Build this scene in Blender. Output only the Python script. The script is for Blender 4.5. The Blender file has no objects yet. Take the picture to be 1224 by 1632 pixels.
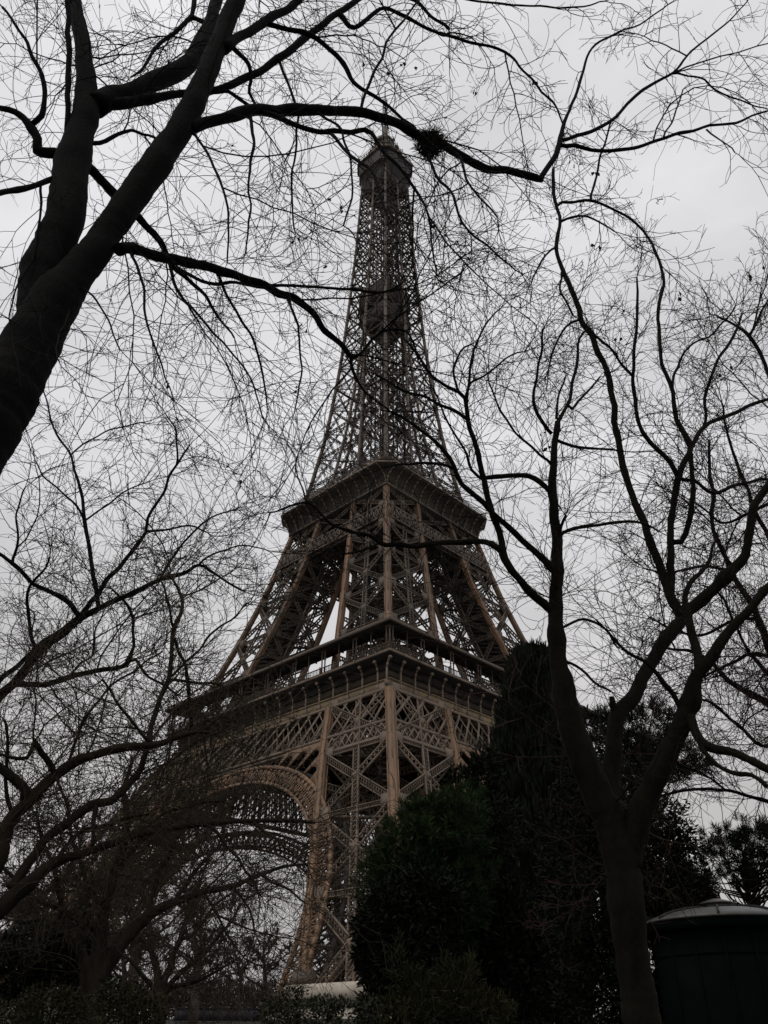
import bpy, math, random
import numpy as np
from math import sin, cos, tan, pi, sqrt, radians
rnd = random.Random(11)
nrs = np.random.RandomState(5)
S = bpy.context.scene
COL = S.collection

# ------------------------------------------------------------------ camera, sky, sun, exposure
PITCH, ROLL, FPX, EYE = 0.57629, -0.0026, 1304.3, 1.5
cam = bpy.data.objects.new('camera', bpy.data.cameras.new('camera'))
COL.objects.link(cam)
cam.data.sensor_fit = 'VERTICAL'
cam.data.sensor_height = 36.0
cam.data.sensor_width = 27.0
cam.data.lens = FPX / 1632 * 36.0
cam.data.clip_start = 0.1
cam.data.clip_end = 6000
cam.location = (0, 0, EYE)
from mathutils import Matrix, Vector
cam.matrix_world = Matrix.Translation((0, 0, EYE)) @ Matrix.Rotation(pi / 2 + PITCH, 4, 'X') @ Matrix.Rotation(-ROLL, 4, 'Z')
S.camera = cam

SUN_EL, SUN_AZ = radians(58), radians(225)       # azimuth clockwise from +Y: behind the camera and a little left
w = bpy.data.worlds.new('World')
S.world = w
w.use_nodes = True
nt = w.node_tree
for n in list(nt.nodes):
    nt.nodes.remove(n)
def N(t, **kw):
    n = nt.nodes.new(t)
    for k, v in kw.items():
        setattr(n, k, v)
    return n
L = lambda a, b: nt.links.new(a, b)
out = N('ShaderNodeOutputWorld'); bg = N('ShaderNodeBackground'); L(bg.outputs[0], out.inputs[0])
bg.inputs['Strength'].default_value = 0.10
sky = N('ShaderNodeTexSky', sky_type='NISHITA')
sky.sun_disc = False
sky.sun_elevation = SUN_EL
sky.sun_rotation = SUN_AZ
sky.dust_density = 3
tc = N('ShaderNodeTexCoord')
sep = N('ShaderNodeSeparateXYZ'); L(tc.outputs['Generated'], sep.inputs[0])
# overcast sheet: luminance rises from the horizon to the zenith, with soft cloud structure
elev = N('ShaderNodeMapRange'); elev.inputs['From Min'].default_value = 0.0; elev.inputs['From Max'].default_value = 0.62
elev.inputs['To Min'].default_value = 4.4; elev.inputs['To Max'].default_value = 7.7
L(sep.outputs['Z'], elev.inputs['Value'])
mp = N('ShaderNodeMapping'); mp.inputs['Scale'].default_value = (1.3, 1.3, 2.6); L(tc.outputs['Generated'], mp.inputs[0])
ns = N('ShaderNodeTexNoise'); ns.inputs['Scale'].default_value = 1.8; ns.inputs['Detail'].default_value = 5; ns.inputs['Roughness'].default_value = 0.5
ns.inputs['Distortion'].default_value = 0.4
L(mp.outputs[0], ns.inputs['Vector'])
cl = N('ShaderNodeMapRange'); cl.inputs['From Min'].default_value = 0.3; cl.inputs['From Max'].default_value = 0.7
cl.inputs['To Min'].default_value = 0.77; cl.inputs['To Max'].default_value = 1.14
L(ns.outputs['Fac'], cl.inputs['Value'])
mul = N('ShaderNodeMath', operation='MULTIPLY'); L(elev.outputs[0], mul.inputs[0]); L(cl.outputs[0], mul.inputs[1])
tint = N('ShaderNodeMix', data_type='RGBA'); el2 = N('ShaderNodeMapRange'); el2.inputs['From Min'].default_value = 0.22; el2.inputs['From Max'].default_value = 0.55; L(sep.outputs['Z'], el2.inputs['Value']); L(el2.outputs[0], tint.inputs[0])
tint.inputs[6].default_value = (1.035, 0.995, 0.985, 1); tint.inputs[7].default_value = (1.0, 0.997, 1.02, 1)
grey = N('ShaderNodeVectorMath', operation='SCALE'); L(tint.outputs[2], grey.inputs[0]); L(mul.outputs[0], grey.inputs['Scale'])
mix = N('ShaderNodeMix', data_type='RGBA'); mix.inputs[0].default_value = 0.96
L(sky.outputs[0], mix.inputs[6]); L(grey.outputs[0], mix.inputs[7]); L(mix.outputs[2], bg.inputs['Color'])

sun = bpy.data.objects.new('sun', bpy.data.lights.new('sun', 'SUN'))
COL.objects.link(sun)
sun.data.energy = 0.5
sun.data.angle = radians(25)
sun.data.color = (1.0, 0.93, 0.84)
sd = Vector((sin(SUN_AZ) * cos(SUN_EL), cos(SUN_AZ) * cos(SUN_EL), sin(SUN_EL)))
sun.rotation_euler = sd.to_track_quat('Z', 'Y').to_euler()
S.view_settings.view_transform = 'Standard'
S.view_settings.look = 'None'
S.view_settings.exposure = 0.0
S.view_settings.gamma = 1.0
S.render.engine = 'CYCLES'
S.cycles.max_bounces = 4
S.cycles.diffuse_bounces = 2

# ------------------------------------------------------------------ helpers
def ray(px, py):
    """direction through a photo pixel (1224 x 1632)"""
    a = (px - 612.0) / FPX; b = (816.0 - py) / FPX
    c, s_ = cos(ROLL), sin(ROLL)
    x, up = a * c - b * s_, b * c + a * s_
    return (x, cos(PITCH) - up * sin(PITCH), sin(PITCH) + up * cos(PITCH))
def at(px, py, Y):
    """point on that ray at horizontal distance Y, and metres per photo pixel there"""
    d = ray(px, py)
    t = Y / d[1]
    return (d[0] * t, Y, EYE + d[2] * t), t / FPX

def material(name, base, var=None, scale=6.0, rough=0.8, bump=0.0, bscale=30.0, metallic=0.0, stretch=(1, 1, 1), spec=0.3):
    m = bpy.data.materials.new(name)
    m.use_nodes = True
    t = m.node_tree
    b = t.nodes['Principled BSDF']
    b.inputs['Roughness'].default_value = rough
    b.inputs['Metallic'].default_value = metallic
    b.inputs['Specular IOR Level'].default_value = spec
    co = t.nodes.new('ShaderNodeTexCoord')
    ma = t.nodes.new('ShaderNodeMapping'); ma.inputs['Scale'].default_value = stretch
    t.links.new(co.outputs['Object'], ma.inputs[0])
    if var is None:
        var = tuple(c * 0.6 for c in base)
    n1 = t.nodes.new('ShaderNodeTexNoise'); n1.inputs['Scale'].default_value = scale; n1.inputs['Detail'].default_value = 5; n1.inputs['Roughness'].default_value = 0.65
    t.links.new(ma.outputs[0], n1.inputs['Vector'])
    r = t.nodes.new('ShaderNodeValToRGB')
    r.color_ramp.elements[0].position = 0.35; r.color_ramp.elements[1].position = 0.65
    r.color_ramp.elements[0].color = (*var, 1); r.color_ramp.elements[1].color = (*base, 1)
    t.links.new(n1.outputs['Fac'], r.inputs[0])
    t.links.new(r.outputs[0], b.inputs['Base Color'])
    if bump:
        n2 = t.nodes.new('ShaderNodeTexNoise'); n2.inputs['Scale'].default_value = bscale; n2.inputs['Detail'].default_value = 4
        t.links.new(ma.outputs[0], n2.inputs['Vector'])
        bp = t.nodes.new('ShaderNodeBump'); bp.inputs['Strength'].default_value = bump; bp.inputs['Distance'].default_value = 0.05
        t.links.new(n2.outputs['Fac'], bp.inputs['Height'])
        t.links.new(bp.outputs[0], b.inputs['Normal'])
    return m

M = {
    'iron': material('iron_paint', (0.118, 0.088, 0.065), (0.072, 0.056, 0.043), 0.12, 0.6),
    'iron_rust': material('iron_primer', (0.205, 0.118, 0.070), (0.125, 0.092, 0.064), 0.045, 0.6, stretch=(1, 1, .8)),
    'iron_warm': material('iron_warm', (0.235, 0.14, 0.080), (0.14, 0.092, 0.058), 0.2, 0.6, stretch=(1, 1, .5)),
    'iron_lat': material('iron_lattice', (0.185, 0.138, 0.102), (0.125, 0.096, 0.072), 0.3, 0.6),
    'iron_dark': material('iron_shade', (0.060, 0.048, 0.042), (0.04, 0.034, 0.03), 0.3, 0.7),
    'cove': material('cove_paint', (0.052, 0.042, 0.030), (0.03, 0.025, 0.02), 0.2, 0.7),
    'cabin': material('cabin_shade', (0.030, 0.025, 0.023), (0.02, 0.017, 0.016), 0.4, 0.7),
    'moulding': material('moulding_lit', (0.22, 0.16, 0.09), (0.12, 0.09, 0.055), 0.3, 0.7),  # lighter copy of the frieze colour, the light on the ledge painted in
    'twig_mid': material('brown_twig_bark', (0.066, 0.053, 0.038), (0.042, 0.034, 0.026), 3.0, 0.9, spec=0.1),
    'frieze': material('frieze_shaded', (0.068, 0.050, 0.030), (0.030, 0.023, 0.016), 0.35, 0.7, stretch=(1, 1, 2.5)),  # tower paint darkened: the shade under the deck is put into this colour
    'spire': material('spire_paint', (0.098, 0.069, 0.052), (0.058, 0.043, 0.034), 0.12, 0.6),
    'stone': material('pale_stone', (0.50, 0.44, 0.36), (0.38, 0.34, 0.28), 0.8, 0.9, 0.2, 3),
    'bark': material('dark_bark', (0.0068, 0.0063, 0.0057), (0.003, 0.0028, 0.0027), 5.0, 0.95, .35, 40, stretch=(1, 1, .35), spec=0.1),
    'bark_grey': material('grey_bark', (0.0150, 0.0132, 0.0090), (0.005, 0.0048, 0.0036), 3.0, 0.95, .4, 36, stretch=(1, 1, .4), spec=0.1),
    'bark_moss': material('mossy_bark', (0.034, 0.028, 0.019), (0.014, 0.012, 0.009), 3.0, 0.95, 0.4, 30, stretch=(1, 1, .5), spec=0.1),
    'twig': material('twig_bark', (0.016, 0.014, 0.013), (0.010, 0.009, 0.008), 3.0, 0.9, spec=0.1),
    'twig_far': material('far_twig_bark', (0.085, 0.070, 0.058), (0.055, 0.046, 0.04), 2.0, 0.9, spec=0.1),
    'twig_red': material('reddish_twig_bark', (0.060, 0.034, 0.030), (0.03, 0.022, 0.02), 2.0, 0.9, spec=0.1),
    'dry_leaf': material('dry_leaf', (0.045, 0.032, 0.02), None, 9.0, 0.8, spec=0.1),
    'yew': material('yew_needles', (0.015, 0.020, 0.011), (0.006, 0.0085, 0.005), 0.9, 0.7, spec=0.1),
    'pine': material('pine_needles', (0.038, 0.066, 0.023), (0.013, 0.025, 0.009), 0.8, 0.7, spec=0.1),
    'pine_dark': material('dark_pine_needles', (0.022, 0.031, 0.019), (0.011, 0.015, 0.01), 0.8, 0.7, spec=0.1),
    'olive': material('olive_foliage', (0.034, 0.033, 0.013), (0.013, 0.014, 0.006), 1.2, 0.7, spec=0.15),
    'holly': material('glossy_leaf', (0.034, 0.035, 0.015), (0.014, 0.016, 0.008), 1.6, 0.5, spec=0.3),
    'green_dark': material('evergreen_leaf', (0.013, 0.017, 0.009), (0.006, 0.008, 0.005), 0.9, 0.7, spec=0.1),
    'kiosk': material('green_paint', (0.0024, 0.0056, 0.0046), (0.0015, 0.0035, 0.003), 3.0, 0.85, spec=0.05),
    'zinc': material('zinc_roof', (0.105, 0.105, 0.10), (0.06, 0.06, 0.057), 2.5, 0.5, spec=0.5),
    'ground': material('park_soil', (0.020, 0.019, 0.012), (0.012, 0.011, 0.008), 0.5, 0.95, 0.5, 4),
    'barrier': material('grey_panel', (0.032, 0.029, 0.034), (0.02, 0.018, 0.022), 0.8, 0.7),
    'nest': material('nest_sticks', (0.03, 0.024, 0.018), None, 9.0, 0.9, spec=0.1),
    'glass': material('dark_glazing', (0.02, 0.02, 0.022), (0.012, 0.012, 0.013), 0.5, 0.25, spec=0.6),
}

def link(name, me, mat, parent=None, loc=None, rotz=0.0):
    o = bpy.data.objects.new(name, me)
    if mat is not None:
        me.materials.append(mat)
    COL.objects.link(o)
    if parent: o.parent = parent
    if loc: o.location = loc
    if rotz: o.rotation_euler = (0, 0, rotz)
    return o
def mesh_np(V, F, smooth=False):
    """V (n,3); F list of arrays, each (k, 3) or (k, 4)"""
    me = bpy.data.meshes.new('mesh')
    V = np.asarray(V, dtype=np.float32)
    loops = np.concatenate([f.reshape(-1) for f in F]).astype(np.int32)
    tot = np.concatenate([np.full(len(f), f.shape[1]) for f in F]).astype(np.int32)
    start = np.concatenate([[0], np.cumsum(tot)[:-1]]).astype(np.int32)
    me.vertices.add(len(V)); me.vertices.foreach_set('co', V.reshape(-1))
    me.loops.add(len(loops)); me.loops.foreach_set('vertex_index', loops)
    me.polygons.add(len(tot)); me.polygons.foreach_set('loop_start', start); me.polygons.foreach_set('loop_total', tot)
    if smooth:
        me.polygons.foreach_set('use_smooth', np.ones(len(tot), dtype=bool))
    me.update(calc_edges=True)
    me.validate()
    return me
def thing(name, label, cat, loc=(0, 0, 0), group=None, kind=None, rotz=0.0):
    o = bpy.data.objects.new(name, None)
    COL.objects.link(o); o.location = loc; o.rotation_euler = (0, 0, rotz)
    return tag(o, label, cat, group, kind)
def tag(o, label=None, cat=None, group=None, kind=None):
    for k, v in (('label', label), ('category', cat), ('group', group), ('kind', kind)):
        if v: o[k] = v
    return o

class Bars:
    """boxes, bars and free polygons collected into one mesh"""
    def __init__(self): self.b = []; self.V = []; self.F4 = []; self.F3 = []; self.n = 0
    def bar(self, p, q, w_, h_=None, up=(0, 0, 1)):
        self.b.append((*p, *q, w_, w_ if h_ is None else h_, *up)); return self
    def box(self, x0, x1, y0, y1, z0, z1):
        v = [(x, y, z) for z in (z0, z1) for y in (y0, y1) for x in (x0, x1)]
        return self.poly(v, [(0, 2, 3, 1), (4, 5, 7, 6), (0, 1, 5, 4), (2, 6, 7, 3), (0, 4, 6, 2), (1, 3, 7, 5)])
    def poly(self, V, F):
        self.V += [tuple(v) for v in V]
        for f in F:
            (self.F4 if len(f) == 4 else self.F3).append([i + self.n for i in f])
        self.n += len(V); return self
    def loft(self, rings, cap0=True, cap1=True):
        k = len(rings[0]); V = [p for r in rings for p in r]; F = []
        for i in range(len(rings) - 1):
            for j in range(k):
                a, b_ = i * k + j, i * k + (j + 1) % k
                F.append((a, b_, b_ + k, a + k))
        for on, i0, rev in ((cap0, 0, True), (cap1, (len(rings) - 1) * k, False)):
            if on:
                for j in range(1, k - 1):
                    F.append((i0, i0 + j + 1, i0 + j) if rev else (i0, i0 + j, i0 + j + 1))
        return self.poly(V, F)
    def mesh(self, smooth=False):
        V = [np.array(self.V, dtype=np.float64).reshape(-1, 3)]; F = []
        if self.F4: F.append(np.array(self.F4))
        if self.F3: F.append(np.array(self.F3))
        if self.b:
            A = np.array(self.b, dtype=np.float64)
            p, q, W_, H_, up = A[:, 0:3], A[:, 3:6], A[:, 6:7] / 2, A[:, 7:8] / 2, A[:, 8:11]
            d = q - p; d /= np.maximum(np.linalg.norm(d, axis=1, keepdims=True), 1e-9)
            bad = np.abs((d * up).sum(1)) > 0.97 * np.linalg.norm(up, axis=1)
            up = np.where(bad[:, None], np.array([[0.0, 1.0, 0.0]]), up)
            bad = np.abs((d * up).sum(1)) > 0.97
            up = np.where(bad[:, None], np.array([[1.0, 0.0, 0.0]]), up)
            x = np.cross(d, up); x /= np.linalg.norm(x, axis=1, keepdims=True)
            y = np.cross(x, d)
            c = []
            for e in (p, q):
                for sx, sy in ((-1, -1), (1, -1), (1, 1), (-1, 1)):
                    c.append(e + x * W_ * sx + y * H_ * sy)
            BV = np.stack(c, 1).reshape(-1, 3)
            off = (np.arange(len(A)) * 8 + self.n)[:, None, None]
            q6 = np.array([(0, 1, 2, 3), (4, 7, 6, 5), (0, 4, 5, 1), (1, 5, 6, 2), (2, 6, 7, 3), (3, 7, 4, 0)])[None]
            F.append((q6 + off).reshape(-1, 4)); V.append(BV)
        return mesh_np(np.concatenate(V), F, smooth)
    def build(self, name, mat, parent=None, smooth=False, **k):
        return link(name, self.mesh(smooth), mat, parent, **k)

def cross(a, b): return (a[1]*b[2]-a[2]*b[1], a[2]*b[0]-a[0]*b[2], a[0]*b[1]-a[1]*b[0])
def sub(a, b): return (a[0]-b[0], a[1]-b[1], a[2]-b[2])
def lerp(a, b, t): return tuple(x + (y - x) * t for x, y in zip(a, b))
def norm(a):
    l = sqrt(a[0]*a[0]+a[1]*a[1]+a[2]*a[2]) or 1e-9
    return (a[0]/l, a[1]/l, a[2]/l)
def lattice(B, p, q, wd, nrm, chord=0.16, lace=0.09, pitch=1.0, depth=0.35):
    """laced girder: two chords and a zigzag of flat bars, lying in the plane whose normal is nrm"""
    d = norm(sub(q, p)); s_ = norm(cross(nrm, d)); h = wd / 2
    off = lambda P, k: tuple(P[i] + s_[i] * k for i in range(3))
    B.bar(off(p, h), off(q, h), depth, chord, s_); B.bar(off(p, -h), off(q, -h), depth, chord, s_)
    n = max(2, int(sqrt(sum((a - b) ** 2 for a, b in zip(p, q))) / (wd * pitch)))
    for i in range(n):
        a, b = lerp(p, q, i / n), lerp(p, q, (i + 1) / n)
        B.bar(off(a, h), off(b, -h), depth * .5, lace, s_)
        B.bar(off(a, -h), off(b, h), depth * .45, lace, s_)

# ------------------------------------------------------------------ the ground
def ground_z(x, y):
    t = min(1, max(0, (y - 45) / 45)); t = t * t * (3 - 2 * t)
    return 3.44 * t
GX = np.concatenate([-np.geomspace(2500, 20, 16), np.linspace(-15, 15, 7), np.geomspace(20, 2500, 16)])
GY = np.concatenate([np.linspace(-60, 0, 5), np.linspace(6, 140, 30), np.geomspace(160, 4000, 14)])
gv = [(x, y, ground_z(x, y) + (0.06 * sin(x * .7) * cos(y * .5) if abs(x) < 60 and y < 120 else 0)) for y in GY for x in GX]
nx = len(GX)
gf = np.array([(j * nx + i, j * nx + i + 1, (j + 1) * nx + i + 1, (j + 1) * nx + i) for j in range(len(GY) - 1) for i in range(nx - 1)])
g = link('ground', mesh_np(gv, [gf], True), M['ground'])
g['kind'] = 'structure'

# ------------------------------------------------------------------ the tower
TZ = EYE + 1.943
TROT = pi / 4 + 0.022406
tower = thing('lattice_tower', 'tall brown iron lattice tower with three platforms behind the bare trees', 'tower', (0, 186.55, TZ), rotz=TROT)
_H = [(-2, 63.6), (4, 60.4), (52, 34.0), (58, 32.3), (70, 28.3), (80, 25.0), (95, 20.7), (110.5, 17.3), (124.65, 14.7), (144, 11.9), (168.5, 9.8), (181.7, 8.95), (203, 7.9), (226, 6.9), (260, 5.9), (273, 5.6)]
_W = [(-2, 15.5), (40, 15.8), (52, 15.3), (70, 14.0), (92, 12.4), (111, 11.0), (124, 10.0), (144, 9.2), (170, 8.7), (188, 8.5), (300, 8.5)]
H = lambda z: float(np.interp(z, *zip(*_H)))
W = lambda z: min(float(np.interp(z, *zip(*_W))), H(z))
def quarter(o, n=4):
    """copies of a part (and its sub-parts) turned about the tower's axis"""
    res = [o]
    for k in range(1, n):
        c = o.copy(); COL.objects.link(c); c.rotation_euler = (0, 0, o.rotation_euler.z + k * pi / 2)
        for ch in list(o.children):
            d = ch.copy(); COL.objects.link(d); d.parent = c
        res.append(c)
    return res
def corners(z, inset=0.0):
    h, w_ = H(z), W(z)
    return [(-h, -h, z), (-h + w_, -h, z), (-h + w_, -h + w_, z), (-h, -h + w_, z)]
def post_mesh(zs, idx, wd):
    B = Bars(); rings = []
    for z in zs:
        c = corners(z)[idx]; k = wd(z) / 2
        rings.append([(c[0] + sx * k, c[1] + sy * k, z) for sx, sy in ((-1, -1), (1, -1), (1, 1), (-1, 1))])
    B.loft(rings)
    # riveted flange strips along the outer edges
    for a, b in zip(rings[:-1], rings[1:]):
        for j in range(4):
            B.bar(a[j], b[j], 0.16, 0.16, (1, 0, 0))
    return B
FN = [(0, -1, 0), (1, 0, 0), (0, 1, 0), (-1, 0, 0)]
def leg(nodes, name, postw, beam, mats, mid=True, pitch=1.0, horiz=True):
    B = Bars()
    for z0, z1 in zip(nodes[:-1], nodes[1:]):
        a, b = corners(z0), corners(z1)
        zm = (z0 + z1) / 2; m = corners(zm)
        for i in range(4):
            j = (i + 1) % 4
            lattice(B, a[i], b[j], beam, FN[i], pitch=pitch); lattice(B, a[j], b[i], beam, FN[i], pitch=pitch)
            if horiz:
                lattice(B, b[i], b[j], beam * (.55 if i in (0, 3) else 1), FN[i], pitch=pitch)
                if i in (1, 2): lattice(B, m[i], m[j], beam * .8, FN[i], pitch=pitch)
            if mid:
                ma, mb = lerp(a[i], a[j], .5), lerp(b[i], b[j], .5)
                lattice(B, ma, mb, beam * 1.15, FN[i], pitch=pitch)
                # star plate where the members cross
                c = lerp(ma, mb, .5)
                B.bar((c[0] - .0, c[1], c[2] - .6), (c[0], c[1], c[2] + .6), 1.2 if FN[i][0] == 0 else .42, .42 if FN[i][0] == 0 else 1.2, (0, 1, 0))
            # gussets at the nodes
            for P, Q in ((b[i], b[j]), (b[j], b[i])):
                e = lerp(P, Q, 1.6 / W(z1))
                B.bar((e[0], e[1], e[2] - 1.1), (e[0], e[1], e[2] + 1.1), 1.6 if FN[i][0] == 0 else .46, .46 if FN[i][0] == 0 else 1.6, (0, 1, 0))
        # plan bracing
        lattice(B, b[0], b[2], beam * .8, (0, 0, 1), pitch=pitch * 1.5); lattice(B, b[1], b[3], beam * .8, (0, 0, 1), pitch=pitch * 1.5)
    o = B.build(name, mats[0], tower)
    zs = list(np.linspace(nodes[0], nodes[-1], 10))
    for i in range(4):
        post_mesh(zs, i, postw).build('post', mats[1] if i < 4 else mats[0], o)
    # inclined lift track up the middle of the leg
    t = Bars()
    for z0, z1 in zip(nodes[:-1], nodes[1:]):
        for f in (.38, .62):
            p, q = lerp(corners(z0)[0], corners(z0)[2], f), lerp(corners(z1)[0], corners(z1)[2], f)
            lattice(t, p, q, 2.4, norm((1, -1, 0)), chord=.5, lace=.22, pitch=.6, depth=.7)
        for k in range(10):
            z = z0 + (z1 - z0) * k / 10
            p, q = lerp(corners(z)[0], corners(z)[2], .36), lerp(corners(z)[0], corners(z)[2], .64)
            t.bar(p, q, 2.6, .25)
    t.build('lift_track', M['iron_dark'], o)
    return quarter(o)
# lower legs
leg([1.5, 14.5, 27.0, 39.0, 50.6], 'leg', lambda z: 1.12, 1.15, (M['iron_lat'], M['iron_warm']), pitch=.75)
# legs between the first and second platforms
leg([57.7, 68.5, 79.3, 90.0, 99.0, 105.0, 111.4], 'upper_leg', lambda z: 0.98, 0.95, (M['iron'], M['iron_rust']), pitch=.9)

# masonry bases
for i in range(4):
    c = corners(1.5)[i]
B = Bars()
h0 = 62.3; a, b = -h0, -h0 + 18.0
B.box(a, b, a, b, -3.6, 2.0)
o = B.build('masonry_base', M['stone'], tower)
B = Bars(); B.loft([[(x, y, z) for x, y in ((a - k, a - k), (b + k, a - k), (b + k, b + k), (a - k, b + k))] for k, z in ((.5, 2.004), (.5, 3.4), (.2, 3.8))]).build('coping', M['stone'], o)
for i in range(4):
    c = corners(3.4)[i]
    B = Bars(); B.loft([[(c[0] + sx * k, c[1] + sy * k, z) for sx, sy in ((-1, -1), (1, -1), (1, 1), (-1, 1))] for k, z in ((1.3, 3.8), (1.2, 4.6), (.8, 5.4))]).build('shoe', M['iron'], o)
quarter(o)

# belt of lattice girders under the first platform (one per face, face looking along -v)
Fp = lambda s, z, o=0.0: (s, -H(z) - o, z)
def xband(B, s0, s1, z0, z1, pitch, w1, w2, o=0.0, lo=None):
    """s0, s1: functions of z; crossing flat bars between two chords"""
    n = max(1, int(round((s1(z0) - s0(z0)) / pitch))); dz = z1 - z0
    run = dz * 0.62 / pitch
    P = lambda k, z: Fp(s0(z) + (s1(z) - s0(z)) * k / n, z, o)
    def clipped(k0, k1, wd):
        t0, t1 = 0.0, 1.0
        if k1 != k0:
            for lim in (0, n):
                t = (lim - k0) / (k1 - k0)
                if 0 < t < 1:
                    if (k0 < 0 or k0 > n): t0 = max(t0, t)
                    else: t1 = min(t1, t)
        ka, kb = k0 + (k1 - k0) * t0, k0 + (k1 - k0) * t1
        if t1 - t0 < .05 or ka < -.01 or ka > n + .01 or kb < -.01 or kb > n + .01: return
        B.bar(P(ka, z0 + dz * t0), P(kb, z0 + dz * t1), .16, wd, (0, 0, 1)) if False else B.bar(P(ka, z0 + dz * t0), P(kb, z0 + dz * t1), wd, .16, (0, -1, 0))
    for k in np.arange(-int(run) - 2, n + 1):
        clipped(k, k + run, w1)
        clipped(k + run, k, w2)
B = Bars()
li = lambda z: -H(z) + .5
ri = lambda z: H(z) - .5
lin = lambda z: -H(z) + W(z)
rin = lambda z: H(z) - W(z)
for o_, f in ((0.05, 1.0), (-1.6, .7)):
    for s0, s1 in ((li, lin), (lin, rin), (rin, ri)):
        xband(B, s0, s1, 43.1, 50.4, 3.5, .50 * f, .20 * f, o_)
    for s0, s1 in ((li, lin), (rin, ri)):
        xband(B, s0, s1, 39.7, 42.7, 1.75, .34 * f, .2 * f, o_)
    if o_ < 0:
        xband(B, lin, rin, 43.1, 50.4, 1.7, .34, .34, -3.4); xband(B, lin, rin, 43.1, 50.4, 2.2, .3, .3, -5.0)
    for z, hh in ((42.9, .5), (50.5, .5)):
        B.bar(Fp(-H(z) + .56, z, o_), Fp(H(z) - .56, z, o_), .5, hh)
    B.bar(Fp(-H(39.5) + .56, 39.5, o_), Fp(lin(39.5), 39.5, o_), .5, .55); B.bar(Fp(rin(39.5), 39.5, o_), Fp(H(39.5) - .56, 39.5, o_), .5, .55)
quarter(B.build('belt_truss', M['iron_lat'], tower))

# arches with radial slots in their spandrels
ZC, R0, R1, KZ = 2.0, 40.9, 44.3, 0.885
B = Bars()
def A_(r, th, o=0.0):
    z = ZC + KZ * r * sin(th); return Fp(r * cos(th), z, o)
n = 84
Q = Bars()
for o_, full in ((0.12, True), (-3.2, False)):
    if not full: B, Q = Q, B
    for i in range(n):
        t0, t1 = pi * i / n, pi * (i + 1) / n
        for r, dep, hh in ((R0, .5, .5), (R1, .5, .6)):
            B.bar(A_(r, t0, o_), A_(r, t1, o_), dep, hh, A_(r + 1, t0) and sub(A_(r + 1, t0), A_(r, t0)))
        if full:
            for ra, rb in ((R0, R1), (R1, R0)):
                B.bar(A_(ra, t0, o_), A_(rb, t1, o_), .2, .14, (0, -1, 0))
            B.bar(A_(R0, t0, o_), A_(R1, t0, o_), .22, .18, (0, -1, 0))
        else:
            for ra, rb in ((R0, R1), (R1, R0)): B.bar(A_(ra, t0, o_), A_(rb, t1, o_), .3, .16, (0, -1, 0))
        if i % 2 and not full: B.bar(A_(R0, t0, -.5), A_(R0, t0, -3.0), .16, .16, (0, 0, 1))
arch = Q.build('arch', M['iron_warm'], tower)
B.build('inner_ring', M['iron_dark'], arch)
B = Bars()
def rmax(th):
    r = (42.7 - ZC) / max(KZ * sin(th), 1e-6)
    # the leg's inner post bounds the spandrel on the outside
    lo, hi = R1, 70.0
    for _ in range(40):
        m_ = (lo + hi) / 2
        if m_ * abs(cos(th)) < H(ZC + KZ * m_ * sin(th)) - W(ZC + KZ * m_ * sin(th)) - .3: lo = m_
        else: hi = m_
    return max(R1 + .01, min(r, lo))
step = radians(4.3); dth = step / 24
th = radians(26)
ends = []
while th < radians(74):
    ends.append(th); th += dth
def rs(th):
    k = ((th - radians(26)) / step) % 1.0
    u = (k - .5) / .40
    if abs(u) >= 1: return R1 + .25
    c = radians(26) + (math.floor((th - radians(26)) / step) + .5) * step
    e = rmax(c) - 2.0
    if e < R1 + 1.2: return R1 + .25
    return min(rmax(th) - .5, e + .9 * (sqrt(1 - u * u) - 1) * 1.0 + .4)
for sgn in (1, -1):
    B = Bars()
    for t0, t1 in zip(ends[:-1], ends[1:]):
        a0, a1, b0, b1 = rs(t0), rs(t1), rmax(t0), rmax(t1)
        if b0 - a0 < .05 or b1 - a1 < .05: continue
        q = [A_(a0, t0, .1), A_(a1, t1, .1), A_(b1, t1, .1), A_(b0, t0, .1)]
        q = [(sgn * p[0], p[1], p[2]) for p in q]
        k = [(p[0], p[1] + .35, p[2]) for p in q]
        B.loft([q, k])
    B.build('spandrel', M['iron_warm'], arch)
quarter(arch)

# first platform: frieze, consoles, deck, gallery
B = Bars()
fh = 33.9
B.box(-32.9, 32.5, -32.9, -32.5, 52.0, 56.9)
for z0, z1, k in ((53.9, 54.1, .12), (55.9, 56.3, .2)):
    B.box(-32.9 - k, 32.9, -32.9 - k, -32.85, z0, z1 - .1)
fr = B.build('frieze', M['frieze'], tower)
B = Bars()
B.box(-fh, fh - 1.2, -fh, -fh + 1.2, 50.76, 52.9)
for z0, z1, k in ((50.78, 51.15, .55), (52.7, 52.96, .14)):
    B.box(-fh - k, fh - k * .0, -fh - k, -fh + .05, z0, z1)
B.build('moulding', M['moulding'], fr)
sp = 2 * 35.0 / 18
for k in range(18):
    s = -35.0 + sp * (k + (.0 if k else .06))
    B = Bars()
    pts = [(-fh - .15, 51.2), (-fh - .15, 54.6), (-fh - .4, 55.5), (-fh - .85, 56.2), (-fh - 1.05, 56.5)]
    for (y0, z0), (y1, z1) in zip(pts[:-1], pts[1:]):
        B.bar((s, y0, z0), (s, y1, z1), .27, .27, (1, 0, 0))
    B.box(s - .45, s + .45, -fh - .35, -fh - .01, 51.2, 52.2)
    rings = []
    for i in range(7):
        a = pi * i / 6
        rr = .36 * sin(a) + .02
        rings.append([(s + rr * cos(t), -fh - 1.0 + rr * sin(t), 56.3 - .38 * cos(a)) for t in np.linspace(0, 2 * pi, 9)[:-1]])
    B.loft(rings)
    B.build('console', M['iron_lat'], fr)
quarter(fr)
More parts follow.
